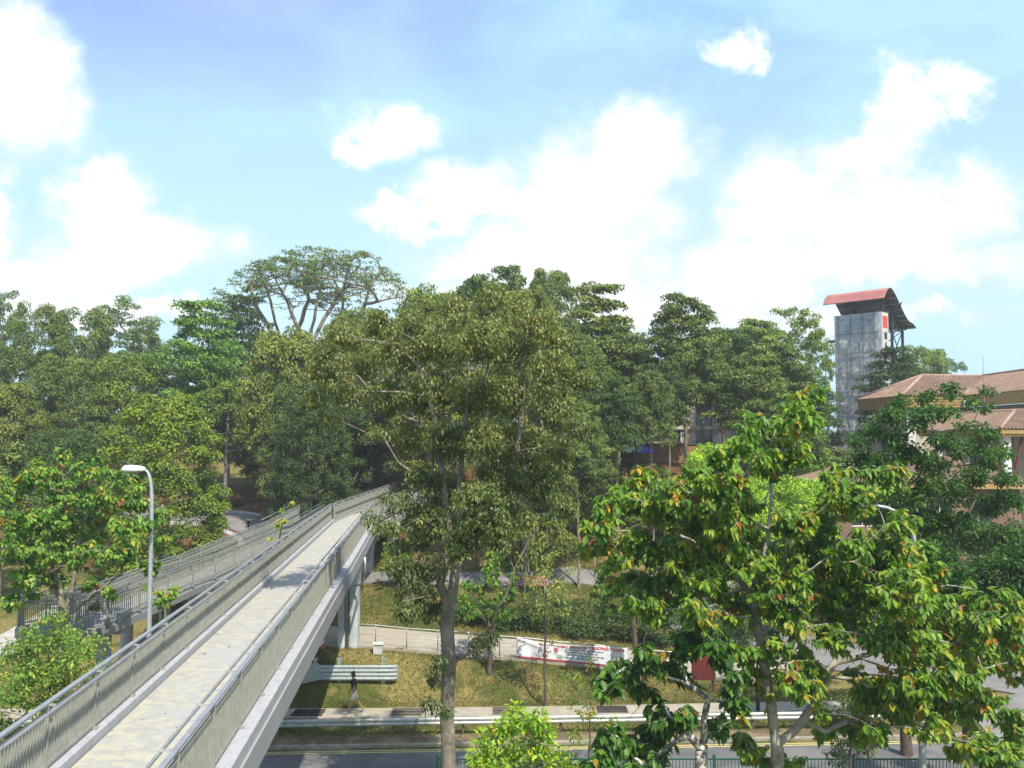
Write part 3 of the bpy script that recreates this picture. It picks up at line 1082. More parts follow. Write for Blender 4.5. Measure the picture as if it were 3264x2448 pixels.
def banner():
    A = P(516.5, 635, 45.85); B_ = P(630, 645, 46.15)
    def zr(x):
        for a, b in zip(RP, RP[1:]):
            if a.x <= x <= b.x:
                return a.lerp(b, (x - a.x) / (b.x - a.x))
        return RP[-1]
    a = zr(A.x); x1 = P(628, 650, 46.1).x; b = zr(x1)
    W = x1 - A.x; H = 1.0
    G = empty('banner', (a.x, a.y - .06, a.z), 'white and red printed banner about health qigong clubs tied to the path railing', 'banner')
    nx, nz = 48, 14
    def pt(u, v, off=0):
        q = a.lerp(b, u)
        top = 1.02 - .16 * math.sin(min(u / .75, 1) * PI) * v ** 2 - .02 * u
        z = q.z + .06 + (top - .06) * v
        fold = .03 * math.sin(u * 26 + v * 3) * (1 - u) + .05 * math.exp(-((v - (1 - u * 1.6)) / .08) ** 2) * (u < .5) * (1 - u)
        return Vector((q.x, q.y - .07 - fold - off, z))
    def patch(u0, u1, v0, v1, off, name, m, n1=24, n2=6, par=G):
        mb = MB(); vs = []; fs = []
        for j in range(n2 + 1):
            for i in range(n1 + 1):
                vs.append(pt(u0 + (u1 - u0) * i / n1, v0 + (v1 - v0) * j / n2, off))
        for j in range(n2):
            for i in range(n1):
                k = j * (n1 + 1) + i
                fs.append((k, k + 1, k + n1 + 2, k + n1 + 1))
        mb.add(vs, fs)
        return mb, name, m
    mb, _, _ = patch(0, 1, 0, 1, 0, '', None, 60, 14)
    cloth = mb.build('cloth', mat('banner_white', (.62, .63, .66), (.56, .57, .60), 3, .6), G, smooth=True)
    so = cloth.modifiers.new('thick', 'SOLIDIFY'); so.thickness = .006; so.offset = 1
    red = mat('banner_red', (.50, .03, .03), (.42, .02, .03), 6, .6)
    mb, _, _ = patch(0, 1, .0, .075, .012, '', None, 60, 1); mb.build('red_border', red, cloth)
    # lettering bent onto the cloth
    def text(body, u0, u1, v0, hgt, m, name, bold=.0):
        cu = bpy.data.curves.new('t', 'FONT'); cu.body = body; cu.size = 1.0; cu.offset = bold
        ob = bpy.data.objects.new('t', cu); COL.objects.link(ob)
        dg = bpy.context.evaluated_depsgraph_get()
        me = bpy.data.meshes.new_from_object(ob.evaluated_get(dg))
        COL.objects.unlink(ob); bpy.data.objects.remove(ob)
        co = np.array([v.co[:] for v in me.vertices])
        mn = co.min(0); mx = co.max(0)
        import bmesh
        for v in me.vertices:
            u = u0 + (u1 - u0) * (v.co.x - mn[0]) / (mx[0] - mn[0])
            w_ = v0 + hgt * (v.co.y - mn[1]) / (mx[1] - mn[1])
            v.co = pt(u, w_, .016)
        me.materials.clear(); me.materials.append(m)
        o = bpy.data.objects.new(name, me); COL.objects.link(o); attach(o, cloth)
        return o
    text('SOUTH WEST HEALTH QIGONG CLUBS', .20, .97, .76, .19, red, 'lettering', .035)
    ink = mat('banner_ink', (.10, .13, .16), None, 5, .6)
    rr = random.Random(3)
    mb = MB()
    for row, (v, u1) in enumerate(((.64, .78), (.50, .72), (.36, .78), (.22, .70))):
        u = .44
        while u < u1:
            l = rr.uniform(.012, .035)
            q = [pt(u, v, .015), pt(u + l, v, .015), pt(u + l, v + .055, .015), pt(u, v + .055, .015)]
            mb.add(q, [(0, 1, 2, 3)])
            u += l + .007
    mb.build('small_print', ink, cloth)
    mb = MB()
    for (u, v, w_, h_) in ((.245, .42, .075, .25), (.33, .40, .05, .38), (.22, .12, .07, .2), (.80, .12, .07, .12), (.90, .10, .07, .25), (.045, .80, .04, .08)):
        n = 9
        cx, cy = u + w_ / 2, v + h_ / 2
        vs = [pt(cx + w_ / 2 * math.cos(2 * PI * k / n) * (.7 + .3 * rr.random()), cy + h_ / 2 * math.sin(2 * PI * k / n) * (.7 + .3 * rr.random()), .018) for k in range(n)]
        mb.add(vs, [tuple(range(n))])
    mb.build('printed_picture', mat('print_red', (.42, .07, .05), (.25, .12, .10), 9, .6), cloth)
    mb = MB()
    for (u, v, w_, h_) in ((.36, .12, .05, .2), (.86, .28, .05, .25), (.91, .35, .05, .2)):
        mb.add([pt(u, v, .017), pt(u + w_, v, .017), pt(u + w_, v + h_, .017), pt(u, v + h_, .017)], [(0, 1, 2, 3)])
    mb.build('printed_picture', mat('print_olive', (.28, .32, .20), (.40, .42, .40), 14, .6), cloth)
banner()

def street_lamp(px, d, pole_px, top_py, head_px, head_py, label, bulge, r=.085):
    base = P(pole_px, 700, d)
    z0 = zz(base.x, d)
    G = empty('street_lamp', (base.x, d, z0), label, 'street lamp', 'grey street lamps')
    zt = P(px, top_py, d).z
    hd = P(head_px, head_py, d)
    n = 8
    pts = [Vector((base.x, d, z0)), Vector((base.x, d, z0 + 1.2)), Vector((base.x, d, zt))]
    rs = [r * 1.25, r * 1.1, r * .72]
    for k in range(1, n + 1):
        t = k / n
        a = Vector((base.x, d, zt)); c = Vector((base.x + (hd.x - base.x) * .06, d, hd.z + .12)); e = Vector((hd.x, d, hd.z))
        pts.append(a * (1 - t) ** 2 + c * 2 * t * (1 - t) + e * t * t)
        rs.append(r * (.7 - .3 * t))
    mp = mat('lamp_grey', (.42, .44, .47), (.36, .38, .41), 5, .4, metal=.3)
    MB().tube(pts, rs, 10).build('pole', mp, G, smooth=True)
    s = -1 if hd.x < base.x else 1
    mb = MB()
    prof = [(0, .07), (.12, .10), (.45, .13), (.62, .11), (.70, .05)]
    vs = []; N = 10
    for x, w_ in prof:
        for k in range(N):
            a = 2 * PI * k / N
            vs.append((hd.x + s * (x - .05), d + w_ * 1.5 * math.cos(a), hd.z + .02 + w_ * 1.25 * max(math.sin(a), -.35)))
    fs = [(i * N + k, i * N + (k + 1) % N, (i + 1) * N + (k + 1) % N, (i + 1) * N + k) for i in range(len(prof) - 1) for k in range(N)]
    fs += [tuple(range(N - 1, -1, -1)), tuple((len(prof) - 1) * N + k for k in range(N))]
    mb.add(vs, fs)
    h = mb.build('lamp_head', mat('lamp_white', (.78, .78, .76), None, 5, .35), G, smooth=True)
    MB().box((hd.x + s * .32, d, hd.z - .035), (.40, .22, .03)).build('lens', mat('lamp_lens', (.45, .45, .40), None, 5, .2), h)
street_lamp(152, 29, 147.5, 505, 143, 470.5, 'tall grey street lamp with white head rising behind the left bridge railing', 0)
street_lamp(918, 26, 921, 560, 866, 506, 'grey street lamp half hidden in the leaves of the broad tree on the right', 0, .10)

def path_lamp(px, py_top, py_bot, d, label, top=True):
    b = P(px, py_bot, d); z0 = zz(b.x, d); t = P(px, py_top, d)
    G = empty('path_lamp', (b.x, d, z0), label, 'path lamp', 'small path lamps')
    MB().tube([(b.x, d, z0), (b.x, d, z0 + .8), (b.x, d, z0 + .82), (b.x, d, t.z)], [.085, .085, .05, .05], 10).build('pole', M_DARK, G, smooth=True)
    if top:
        MB().tube([(b.x, d, t.z - .25), (b.x, d, t.z - .05), (b.x, d, t.z - .04), (b.x, d, t.z)], [.07, .12, .42, .40], 14).build('shade', M_DARK, G)
path_lamp(248, 519, 548, 52, 'black path lamp with flat round top beyond the ramp railings')
path_lamp(163, 555.5, 584, 46, 'black flat topped path lamp half hidden behind the left street lamp pole')
path_lamp(758, 655, 712, 41.6, 'slim black lamp post on the grass between the two near tree trunks')
def thin_pole(px, t_, b_, d, label):
    b = P(px, b_, d); z0 = zz(b.x, d); t = P(px, t_, d)
    G = empty('light_pole', (b.x, d, z0), label, 'light pole', 'slim grey poles')
    MB().tube([(b.x, d, z0), (b.x, d, t.z)], [.06, .04], 8).build('pole', M_GALV, G, smooth=True)
    MB().box((b.x, d, z0 + .03), (.4, .4, .1)).build('base_plate', M_TILE, G)
thin_pole(205, 500, 547, 66, 'slim grey pole standing on the leaf litter inside the curved path')
thin_pole(597, 510, 548, 66, 'slim grey pole on the brown slope right of the bridge landing')

def notice_board():
    p = P(704, 700, 44.2); z = zz(p.x, 44.2)
    G = empty('notice_board', (p.x, 44.2, z), 'dark red notice board stand behind the pale near tree trunk', 'notice board')
    m = mat('dark_red_paint', (.13, .018, .014), (.09, .014, .012), 3, .6)
    MB().box((p.x - .05, 44.2, z + 1.35), (.95, .12, 1.5)).box((p.x + .1, 44.2, z + .75), (.9, .14, .3)).build('board', m, G)
    MB().box((p.x - .05, 44.15, z + 2.3), (1.5, .7, .07)).build('canopy', m, G)
    for s in (-.5, .45):
        MB().box((p.x + s, 44.25, z + 1.1), (.09, .09, 2.35)).build('post', m, G)
notice_board()

def bench():
    p = P(535, 585, 57); z = zz(p.x, 57)
    G = empty('park_bench', (p.x, 57, z), 'pinkish red park bench with a back on the dry grass beyond the hedge', 'bench')
    m = mat('pink_paint', (.46, .22, .19), (.38, .17, .15), 5, .6)
    MB().box((p.x, 57, z + .46), (1.6, .5, .08)).build('seat', m, G)
    mb = MB(); mb.bar((p.x - .8, 57.27, z + .75), (p.x + .8, 57.27, z + .75), .05, .38); mb.build('backrest', m, G)
    for s in (-.62, .62):
        MB().box((p.x + s, 57.0, z + .21), (.12, .45, .42)).build('leg', M_TILE, G)
bench()

def green_fence():
    G = empty('green_fence', (8, 33, 0), 'dark green picket fence along the near side of the road', 'fence')
    y = 33.0
    for k, x in enumerate(np.arange(-2.6, 26.1, 2.4)):
        MB().box((x, y, .62), (.09, .09, 1.36)).box((x, y, 1.32), (.11, .11, .04)).build('post', M_GREENP, G)
        if x > 25: break
        mb = MB()
        mb.box((x + 1.2, y, 1.2), (2.3, .04, .05)).box((x + 1.2, y, .15), (2.3, .04, .05))
        for j in range(1, 20):
            mb.box((x + j * .12, y, .67), (.022, .022, 1.04))
        mb.build('panel', M_GREENP, G)
green_fence()

# ------------------------------------------------------------------ buildings
def roof_mat(name, c1, c2, pitch, axis):
    m = bpy.data.materials.new(name)
    m.use_nodes = True
    t = NT(m.node_tree)
    b = m.node_tree.nodes['Principled BSDF']
    b.inputs['Roughness'].default_value = .9
    tc = t.n('ShaderNodeTexCoord')
    g = t.n('ShaderNodeNewGeometry')
    n1 = t.noise(g.outputs['Position'], 1.3, 6, .7)
    n2 = t.noise(g.outputs['Position'], 9, 3, .7)
    c = t.mix(t.step(n1.outputs['Fac'], .35, .65), (*c1, 1), (*c2, 1))
    c = t.mix(t.m('MULTIPLY', t.step(n2.outputs['Fac'], .45, .7), .5), c, (.10, .05, .035, 1))
    m.node_tree.links.new(c, b.inputs['Base Color'])
    return m
M_TILES = roof_mat('clay_tiles', (.29, .195, .135), (.20, .135, .095), .3, 0)
M_CREAM = mat('cream_render', (.50, .47, .36), (.43, .40, .31), .6, .8, c3=(.40, .37, .30))
M_FASC = mat('yellow_timber', (.40, .27, .09), (.30, .20, .07), 3, .7)
M_MARO = mat('maroon_paint', (.16, .025, .03), (.12, .02, .025), 4, .5)
M_GLASS = mat('dark_glass', (.02, .03, .035), (.04, .05, .055), 2, .08, spec=.6)
M_WHITE = mat('white_render', (.66, .65, .60), (.58, .57, .53), 1.0, .8)

def tiled(parent, a, b, c, d, name='roof', rib=.27, m=None):
    """roof slope with rolled tiles: eave a->b, ridge d->c"""
    a, b, c, d = map(Vector, (a, b, c, d))
    n = max(4, int((b - a).length / rib)) * 4
    rows = 14
    nn = (b - a).cross(d - a)
    if (c - d).length < .01 * (b - a).length + 1e-6 and nn.length < 1e-6:
        nn = (b - a).cross(c - a)
    nn.normalize()
    if nn.z < 0: nn = -nn
    e = (b - a).normalized()
    L = (b - a).length
    vs = []; 
    td = (d - a).dot(e); tcx = (c - a).dot(e)
    up = ((d - a) - e * td)
    um = min(0, td); ux = max(L, tcx); n = max(n, int((ux - um) / rib) * 4)
    for r in range(rows + 1):
        for k in range(2):
            if r == rows and k: break
            s = r / rows
            lo = td * s; hi = L + (tcx - L) * s
            lift = .0 if k == 0 else .035
            for i in range(n + 1):
                u = um + (ux - um) * i / n
                u = min(max(u, lo), hi)
                w_ = .055 * math.cos(2 * PI * u / rib)
                vs.append(a + e * u + up * s + nn * (w_ + (.035 if k == 0 and r > 0 else 0) * 0 + lift * (1 if k else 0)))
    lines = (len(vs)) // (n + 1)
    fs = []
    for r in range(lines - 1):
        for i in range(n):
            fs.append((r * (n + 1) + i, r * (n + 1) + i + 1, (r + 1) * (n + 1) + i + 1, (r + 1) * (n + 1) + i))
    mb = MB(); mb.add(vs, fs)
    return mb.build(name, m or M_TILES, parent, smooth=False)

def ridge_cap(parent, a, b, r=.16):
    return MB().tube([Vector(a), Vector(b)], r, 8).build('ridge_cap', mat('ridge_tiles', (.38, .25, .18), (.28, .18, .13), 2, .9), parent, smooth=True)

def wall_with(parent, a, b, z0, z1, wins, th=.25, m=None, glass=None, inset=.18, frame=None, name='wall'):
    """wall from a to b (xy); wins = list of (u0,u1,zz0,zz1) in metres along and world z; real openings with panes set back"""
    m = m or M_CREAM
    a = Vector((a[0], a[1], 0)); b = Vector((b[0], b[1], 0))
    L = (b - a).length
    t = (b - a) / L
    nrm_ = Vector((t.y, -t.x, 0))
    us = sorted({.004, L - .004} | {w[0] for w in wins} | {w[1] for w in wins})
    zs = sorted({z0, z1} | {w[2] for w in wins} | {w[3] for w in wins})
    mb = MB()
    for i in range(len(us) - 1):
        for j in range(len(zs) - 1):
            uc = (us[i] + us[i + 1]) / 2; zc = (zs[j] + zs[j + 1]) / 2
            if any(w[0] < uc < w[1] and w[2] < zc < w[3] for w in wins):
                continue
            p = a + t * us[i]; q = a + t * us[i + 1]
            bk = -nrm_ * th
            A = [p, q, q + bk, p + bk]
            mb.add([Vector((v.x, v.y, zs[j])) for v in A] + [Vector((v.x, v.y, zs[j + 1])) for v in A],
                   [(0, 3, 2, 1), (4, 5, 6, 7), (0, 1, 5, 4), (1, 2, 6, 5), (2, 3, 7, 6), (3, 0, 4, 7)])
    w_ = mb.build(name, m, parent)
    for (u0, u1, w0, w1) in wins:
        f = MB()
        p = a + t * (u0 + .01) - nrm_ * inset; q = a + t * (u1 - .01) - nrm_ * inset
        fr_ = frame or M_WHITE
        f.bar((p.x, p.y, w0 + .04), (q.x, q.y, w0 + .04), .06, .07).bar((p.x, p.y, w1 - .04), (q.x, q.y, w1 - .04), .06, .07)
        k = max(1, round((u1 - u0) / 1.0))
        for s in range(k + 1):
            c = p.lerp(q, s / k)
            f.bar((c.x, c.y, w0 + .08), (c.x, c.y, w1 - .08), .05, .05)
        fo = f.build('window', fr_, parent)
        g = MB()
        p2 = p - nrm_ * .03; q2 = q - nrm_ * .03
        g.bar((p2.x, p2.y, (w0 + w1) / 2), (q2.x, q2.y, (w0 + w1) / 2), .012, w1 - w0 - .16)
        g.build('pane', glass or M_GLASS, fo)
    return w_

def clubhouse():
    k = 1.5
    ze = CAMZ + 2.5 * k
    zr = CAMZ + 3.9 * k
    A = P(857.4, 399.7, 91.3); B = P(902, 395.8, 83); C = P(965.3, 395.8, 83); D = P(1024, 390.3, 73.4)
    xa = 33.9; xb = 34.6
    zg = 5.5
    G = empty('clubhouse', (40, 82, zg), 'two storey cream building with clay tiled hip roofs behind the dark right tree', 'building')
    # upper wing one: hip roof
    eA = Vector((33.8, 91.5, ze)); eB = Vector((34.7, 83.0, ze)); eC = Vector((40.3, 83.0, ze))
    rg1 = Vector((38.4, 87.2, zr)); rg2 = Vector((44.6, 88.5, zr))
    tiled(G, eA, eB, rg1, rg1 + Vector((0, .01, 0)))
    tiled(G, eB, eC + Vector((.3, 0, 0)), rg2, rg1)
    # back slope
    bA = Vector((33.8, 91.5, ze)); bC = Vector((48, 92.5, ze))
    tiled(G, bC, bA, rg1, rg2)
    ridge_cap(G, rg1, rg2); ridge_cap(G, eB + Vector((0, 0, .05)), rg1); ridge_cap(G, eA + Vector((0, 0, .05)), rg1)
    # wing two running towards the viewer
    eD = Vector((40.1, 62.0, ze)); rg3 = Vector((44.6, 66.0, zr + .15)); eE = Vector((49.1, 62.0, ze)); eF = Vector((49.1, 92, ze))
    tiled(G, eC + Vector((0, .0, .02)), eD, rg3, rg2)
    tiled(G, eD, eE, rg3 + Vector((.01, 0, 0)), rg3)
    tiled(G, eE, eF, rg2 + Vector((0, 0, .01)), rg3)
    ridge_cap(G, rg2, rg3); ridge_cap(G, eC + Vector((0, 0, .08)), rg2)
    # fascia boards
    mb = MB()
    for p, q in ((eA, eB), (eB, eC), (eC, eD), (eD, eE)):
        for s in range(4):
            d0 = -.16 - s * .24
            n = (q - p).cross(Vector((0, 0, 1))).normalized()
            mb.bar(p + Vector((0, 0, d0)) - n * (.10 + s * .04) * -1 * -1 + n * 0, q + Vector((0, 0, d0)) - n * (.10 + s * .04), .06, .26)
    mb.build('fascia', M_FASC, G)
    # soffit
    mb = MB()
    zs = ze - 1.05
    mb.add([(33.95, 91.4, zs), (34.85, 83.2, zs), (40.4, 83.2, zs), (40.3, 62.2, zs), (49, 62.2, zs), (49, 92, zs)], [(0, 1, 2, 5), (2, 3, 4, 5)])
    mb.build('soffit', mat('soffit_brown', (.18, .12, .07), None, 3, .8), G)
    # walls
    inb = 1.1
    wall_with(G, (34.9, 90.5), (35.9, 84.2), zg, zs, [(1.2, 2.6, zs - 4.2, zs - 1.6), (3.6, 5.0, zs - 4.2, zs - 1.6)])
    wall_with(G, (35.9, 84.2), (41.5, 84.2), zg, zs, [(1.1, 4.9, zs - 2.6, zs - .9), (1.1, 4.9, zs - 6.8, zs - 4.4)])
    wall_with(G, (41.5, 84.2), (41.5, 63.2), zg, zs, [(1.0, 9.4, zs - 1.15, zs - .55), (10.4, 19.4, zs - 1.15, zs - .55)], glass=M_DARK)
    wall_with(G, (41.5, 63.2), (48.2, 63.2), zg, zs, [(1, 5.6, zs - 3, zs - .9)])
    mb = MB()
    for (x, y) in ((35.8, 84.1), (38.6, 84.1)):
        mb.box((x, y, (zg + zs) / 2), (.7, .7, zs - zg)); mb.box((x, y, zs - .75), (1.0, 1.0, .35)); mb.box((x, y, zs - 1.2), (.85, .85, .1))
    mb.build('column', M_WHITE, G)
    mb = MB()
    mb.bar((41.2, 84.0, zs - 1.35), (41.2, 63.2, zs - 1.35), .3, .28)
    mb.build('cornice', M_CREAM, G)
    # lower lean-to roof along wing two
    zl = CAMZ + .66; zh = CAMZ + 2.05
    a = Vector((34.9, 76.5, zl)); b = Vector((34.9, 66.7, zl)); c = Vector((37.4, 69.4, zh)); d = Vector((37.4, 80.5, zh))
    a = Vector((34.9, 80.5, zl))
    tiled(G, a, b, c, d); e = Vector((46, 66.7, zl)); f = Vector((46, 69.4, zh))
    tiled(G, b, e, f, c)
    f2 = Vector((41.5, 69.4, zh)); f3 = Vector((41.5, 80.5, zh))
    mb = MB(); mb.add([c + Vector((0, 0, -.1)), f2 + Vector((0, 0, -.1)), f3 + Vector((0, 0, -.1)), d + Vector((0, 0, -.1))], [(0, 1, 2, 3)]); mb.build('flat_roof', M_CONC, G)
    ridge_cap(G, b + Vector((0, 0, .05)), c, .13); ridge_cap(G, c, d, .13); ridge_cap(G, c, f, .13)
    mb = MB()
    for p, q in ((a, b), (b, e)):
        n = (q - p).cross(Vector((0, 0, 1))).normalized()
        mb.bar(p + Vector((0, 0, -.2)) - n * .1, q + Vector((0, 0, -.2)) - n * .1, .08, .3)
        mb.bar(p + Vector((0, 0, -.45)) - n * .2, q + Vector((0, 0, -.45)) - n * .2, .08, .18)
    mb.build('fascia', M_FASC, G)
    mb = MB(); mb.add([(35, 80.3, zl - .5), (35, 66.9, zl - .5), (45.9, 66.9, zl - .5), (45.9, 80.3, zl - .5)], [(0, 1, 2, 3)]); mb.build('soffit', M_FASC, G)
    wall_with(G, (37.2, 79.5), (37.2, 69.2), zg, zl - .52, [(1.5, 4.5, zl - 5, zl - 2), (6, 9, zl - 5, zl - 2)])
    wall_with(G, (37.2, 69.2), (46, 69.2), zg, zl - .52, [(2.2, 5.0, zl - 6.5, zl - 2.6), (6, 8.6, zl - 6.5, zl - 2.6)])
    for (x, y) in ((35.6, 67.4), (35.6, 73.5), (38.9, 67.4), (42.4, 67.4)):
        MB().box((x, y, (zg + zl - .52) / 2), (.5, .5, zl - .52 - zg)).build('column', M_WHITE, G)
        for s in (-1, 1):
            mb = MB(); mb.bar((x + s * .35, y - .05, zl - 4.2), (x + s * 1.15, y - .05, zl - .55), .16, .16); mb.bar((x + s * .35, y - .05, zl - 4.2), (x + s * .35, y - .05, zl - 9), .14, .14)
            mb.build('strut', M_MARO, G)
    # lightning rods on the ridge
    for (x, y, z) in ((41.0, 68.0, ze - 2.5), (38.5, 76, ze - 3.4), (43.2, 76, zr - .2), (40.6, 87.5, zr)):
        MB().tube([(x, y, z), (x, y, z + (6.4 if z < ze else 1.6))], [.035, .02], 5).build('lightning_rod', M_GALV, G)
clubhouse()

def hip_pavilion(cx, cy, w, d, ze, rise, zg, name, label, cat, wall=None, rz=0, wins=True, glass=None):
    G = empty(name, (cx, cy, zg), label, cat)
    c = [Vector((cx + sx * w / 2, cy + sy * d / 2, ze)) for sx, sy in ((-1, -1), (1, -1), (1, 1), (-1, 1))]
    k = min(w, d) / 2
    if w >= d:
        r1 = Vector((cx - w / 2 + k, cy, ze + rise)); r2 = Vector((cx + w / 2 - k, cy, ze + rise))
        tiled(G, c[0], c[1], r2, r1); tiled(G, c[3], c[0], r1, r1 + Vector((0, .01, 0))); tiled(G, c[1], c[2], r2, r2 + Vector((0, -.01, 0))); tiled(G, c[2], c[3], r1, r2)
    else:
        r1 = Vector((cx, cy - d / 2 + k, ze + rise)); r2 = Vector((cx, cy + d / 2 - k, ze + rise))
        tiled(G, c[0], c[1], r1 + Vector((.01, 0, 0)), r1); tiled(G, c[3], c[0], r1, r2); tiled(G, c[1], c[2], r2, r1); tiled(G, c[2], c[3], r2, r2 + Vector((.01, 0, 0)))
    mb = MB()
    for i in range(4):
        mb.bar(c[i] + Vector((0, 0, -.2)), c[(i + 1) % 4] + Vector((0, 0, -.2)), .08, .34)
    mb.build('fascia', M_FASC, G)
    q = [(cx - w / 2 + .6, cy - d / 2 + .6), (cx + w / 2 - .6, cy - d / 2 + .6), (cx + w / 2 - .6, cy + d / 2 - .6), (cx - w / 2 + .6, cy + d / 2 - .6)]
    for i in range(4):
        L = (Vector(q[(i + 1) % 4]) - Vector(q[i])).length
        ws = []
        u = 1.0
        while wins and u + 1.6 < L:
            ws.append((u, u + 1.5, ze - 2.9, ze - 1.0)); u += 2.6
        wall_with(G, q[i], q[(i + 1) % 4], zg, ze - .3, ws, m=wall or M_WHITE, glass=glass)
    return G

zg = zz(30, 62)
hip_pavilion(27.8, 66.0, 13.5, 8.0, 9.3, 1.7, zz(28, 66) - .2, 'gatehouse', 'low building with brown tiled roof between the broad near tree and the clubhouse', 'building', wall=mat('brick_red_wall', (.22, .14, .10), (.17, .105, .08), .8, .85))
hip_pavilion(24.0, 88.0, 5.0, 4.0, 11.2, 1.0, zz(24, 88) - .2, 'shelter', 'small pink roofed shelter seen above the bright green shrubs', 'shelter', wall=mat('shelter_wall', (.45, .22, .16), None, 2, .8), wins=False)

def entrance():
    x0 = P(650, 500, 66).x
    zg = zz(14, 66)
    G = empty('entrance_gate', (14, 66, zg), 'pale cream columns and white railings behind the near tree crowns', 'gateway')
    for px in (668, 683, 706, 727):
        p = P(px, 500, 66)
        MB().box((p.x, 66, zg + 2.0), (.55, .55, 4.6)).box((p.x, 66, zg + 4.4), (.8, .8, .25)).build('column', mat('cream_column', (.62, .58, .40), None, 2, .7), G)
    p = P(688, 500, 66); q = P(722, 500, 66)
    mb = MB()
    for x in np.arange(p.x, q.x, .22):
        mb.box((x, 66, zg + 1.4), (.05, .05, 2.2))
    mb.box(((p.x + q.x) / 2, 66, zg + 2.5), (q.x - p.x, .07, .07)).box(((p.x + q.x) / 2, 66, zg + .4), (q.x - p.x, .07, .07))
    mb.build('railing', M_WHITE, G)
    MB().box(((p.x + q.x) / 2 - .4, 66.1, zg + 5.0), (3.4, .4, .8)).build('beam', M_WHITE, G)
entrance()

def stone_hall():
    m = bpy.data.materials.new('pink_stone')
    m.use_nodes = True
    t = NT(m.node_tree)
    b = m.node_tree.nodes['Principled BSDF']; b.inputs['Roughness'].default_value = .85
    g = t.n('ShaderNodeNewGeometry')
    v = t.n('ShaderNodeTexVoronoi'); v.inputs['Scale'].default_value = 1.9
    t.put(v.inputs['Vector'], g.outputs['Position'])
    sc = t.n('ShaderNodeSeparateColor', inp={0: v.outputs['Color']})
    c = t.mix(t.step(sc.outputs[0], .2, .8), (.52, .40, .32, 1), (.66, .58, .48, 1))
    c = t.mix(t.step(sc.outputs[1], .75, .85), c, (.30, .30, .30, 1))
    m.node_tree.links.new(c, b.inputs['Base Color'])
    d = 100.0
    zg = zz(18, d) - .2
    G = empty('stone_hall', (18, d + 4, zg), 'pale pink stone hall with tall green arched windows glimpsed between slim trunks', 'building')
    x0 = P(648, 430, d).x; x1 = P(736, 430, d).x
    wins = []
    gm = mat('green_window', (.03, .13, .10), (.02, .10, .08), 3, .4)
    for px in (672, 704):
        u = P(px, 430, d).x - x0
        wins.append((u - .9, u + .9, zg + .6, zg + 6.6))
    wall_with(G, (x0, d), (x1, d), zg, 18.6, wins, th=.5, m=m, frame=gm, inset=.35)
    wall_with(G, (x1, d), (x1, d + 8), zg, 18.6, [], th=.5, m=m)
    wall_with(G, (x0, d + 8), (x0, d), zg, 18.6, [], th=.5, m=m)
    for (u0, u1, w0, w1) in wins:
        cx = x0 + (u0 + u1) / 2
        mb = MB(); n = 12; r = .95
        vs = []
        for y in (d - .12, d - .02):
            vs += [(cx + r * math.cos(PI * k / n), y, w1 + r * math.sin(PI * k / n)) for k in range(n + 1)]
        mb.add(vs, [tuple(range(n, -1, -1)), tuple(range(n + 1, 2 * n + 2))] + [(k, k + 1, n + 2 + k, n + 1 + k) for k in range(n)])
        mb.build('arch_light', gm, G)
        mb = MB(); pts = [(cx + 1.15 * math.cos(PI * k / n), d - .1, w1 + 1.15 * math.sin(PI * k / n)) for k in range(n + 1)]
        mb.tube(pts, .16, 6); mb.build('arch_trim', M_CREAM, G)
    MB().box(((x0 + x1) / 2, d + 4, 18.8), (x1 - x0 + .8, 8.8, .4)).build('roof_slab', M_CREAM, G)
    for zc in (13.4,):
        MB().box(((x0 + x1) / 2, d - .1, zc), (x1 - x0 + .3, .2, .35)).build('band', M_CREAM, G)
stone_hall()

def terrace():
    # retaining wall with planter on top
    a = P(606, 452, 88); b = P(700, 452, 88)
    zg = zz((a.x + b.x) / 2, 88)
    G = empty('terrace_wall', ((a.x + b.x) / 2, 88, zg), 'orange brown retaining wall below the pink flowers', 'wall')
    MB().box(((a.x + b.x) / 2, 88.2, zg + .55), (b.x - a.x, .3, 2.1)).build('wall', mat('terracotta_wall', (.34, .17, .08), (.26, .13, .06), 1.5, .85), G)
    MB().box(((a.x + b.x) / 2, 88.2, zg + 1.66), (b.x - a.x + .1, .5, .12)).build('coping', mat('green_coping', (.08, .10, .08), None, 3, .7), G)
    return zg + 1.7
ZTER = terrace()

def parasol(px, py, d, label):
    p = P(px, py, d); z0 = zz(p.x, d)
    G = empty('parasol', (p.x, d, z0), label, 'parasol', 'blue garden parasols')
    m = mat('blue_canvas', (.015, .03, .42), (.012, .025, .34), 2, .6)
    MB().tube([(p.x, d, z0), (p.x, d, p.z)], .04, 6).build('pole', M_DARK, G)
    MB().tube([(p.x, d, z0), (p.x, d, z0 + .12)], .3, 12).build('base', M_DARK, G)
    mb = MB(); n = 8; R = 2.1
    top = (p.x, d, p.z + .35)
    rim = [(p.x + R * math.cos(2 * PI * k / n + .4), d + R * math.sin(2 * PI * k / n + .4), p.z - .62) for k in range(n)]
    mid = [(p.x + .95 * math.cos(2 * PI * k / n + .4), d + .95 * math.sin(2 * PI * k / n + .4), p.z - .06) for k in range(n)]
    low = [(x, y, z - .16) for x, y, z in rim]
    mb.add([top] + mid + rim + low, [(0, 1 + k, 1 + (k + 1) % n) for k in range(n)] + [(1 + k, 9 + k, 9 + (k + 1) % n, 1 + (k + 1) % n) for k in range(n)] + [(9 + k, 17 + k, 17 + (k + 1) % n, 9 + (k + 1) % n) for k in range(n)])
    mb.build('canopy', m, G)
parasol(612, 441.5, 84, 'larger blue parasol at the left end of the terrace between slim trunks')
parasol(632, 444, 86, 'second blue parasol just left of the pink flowering bushes')

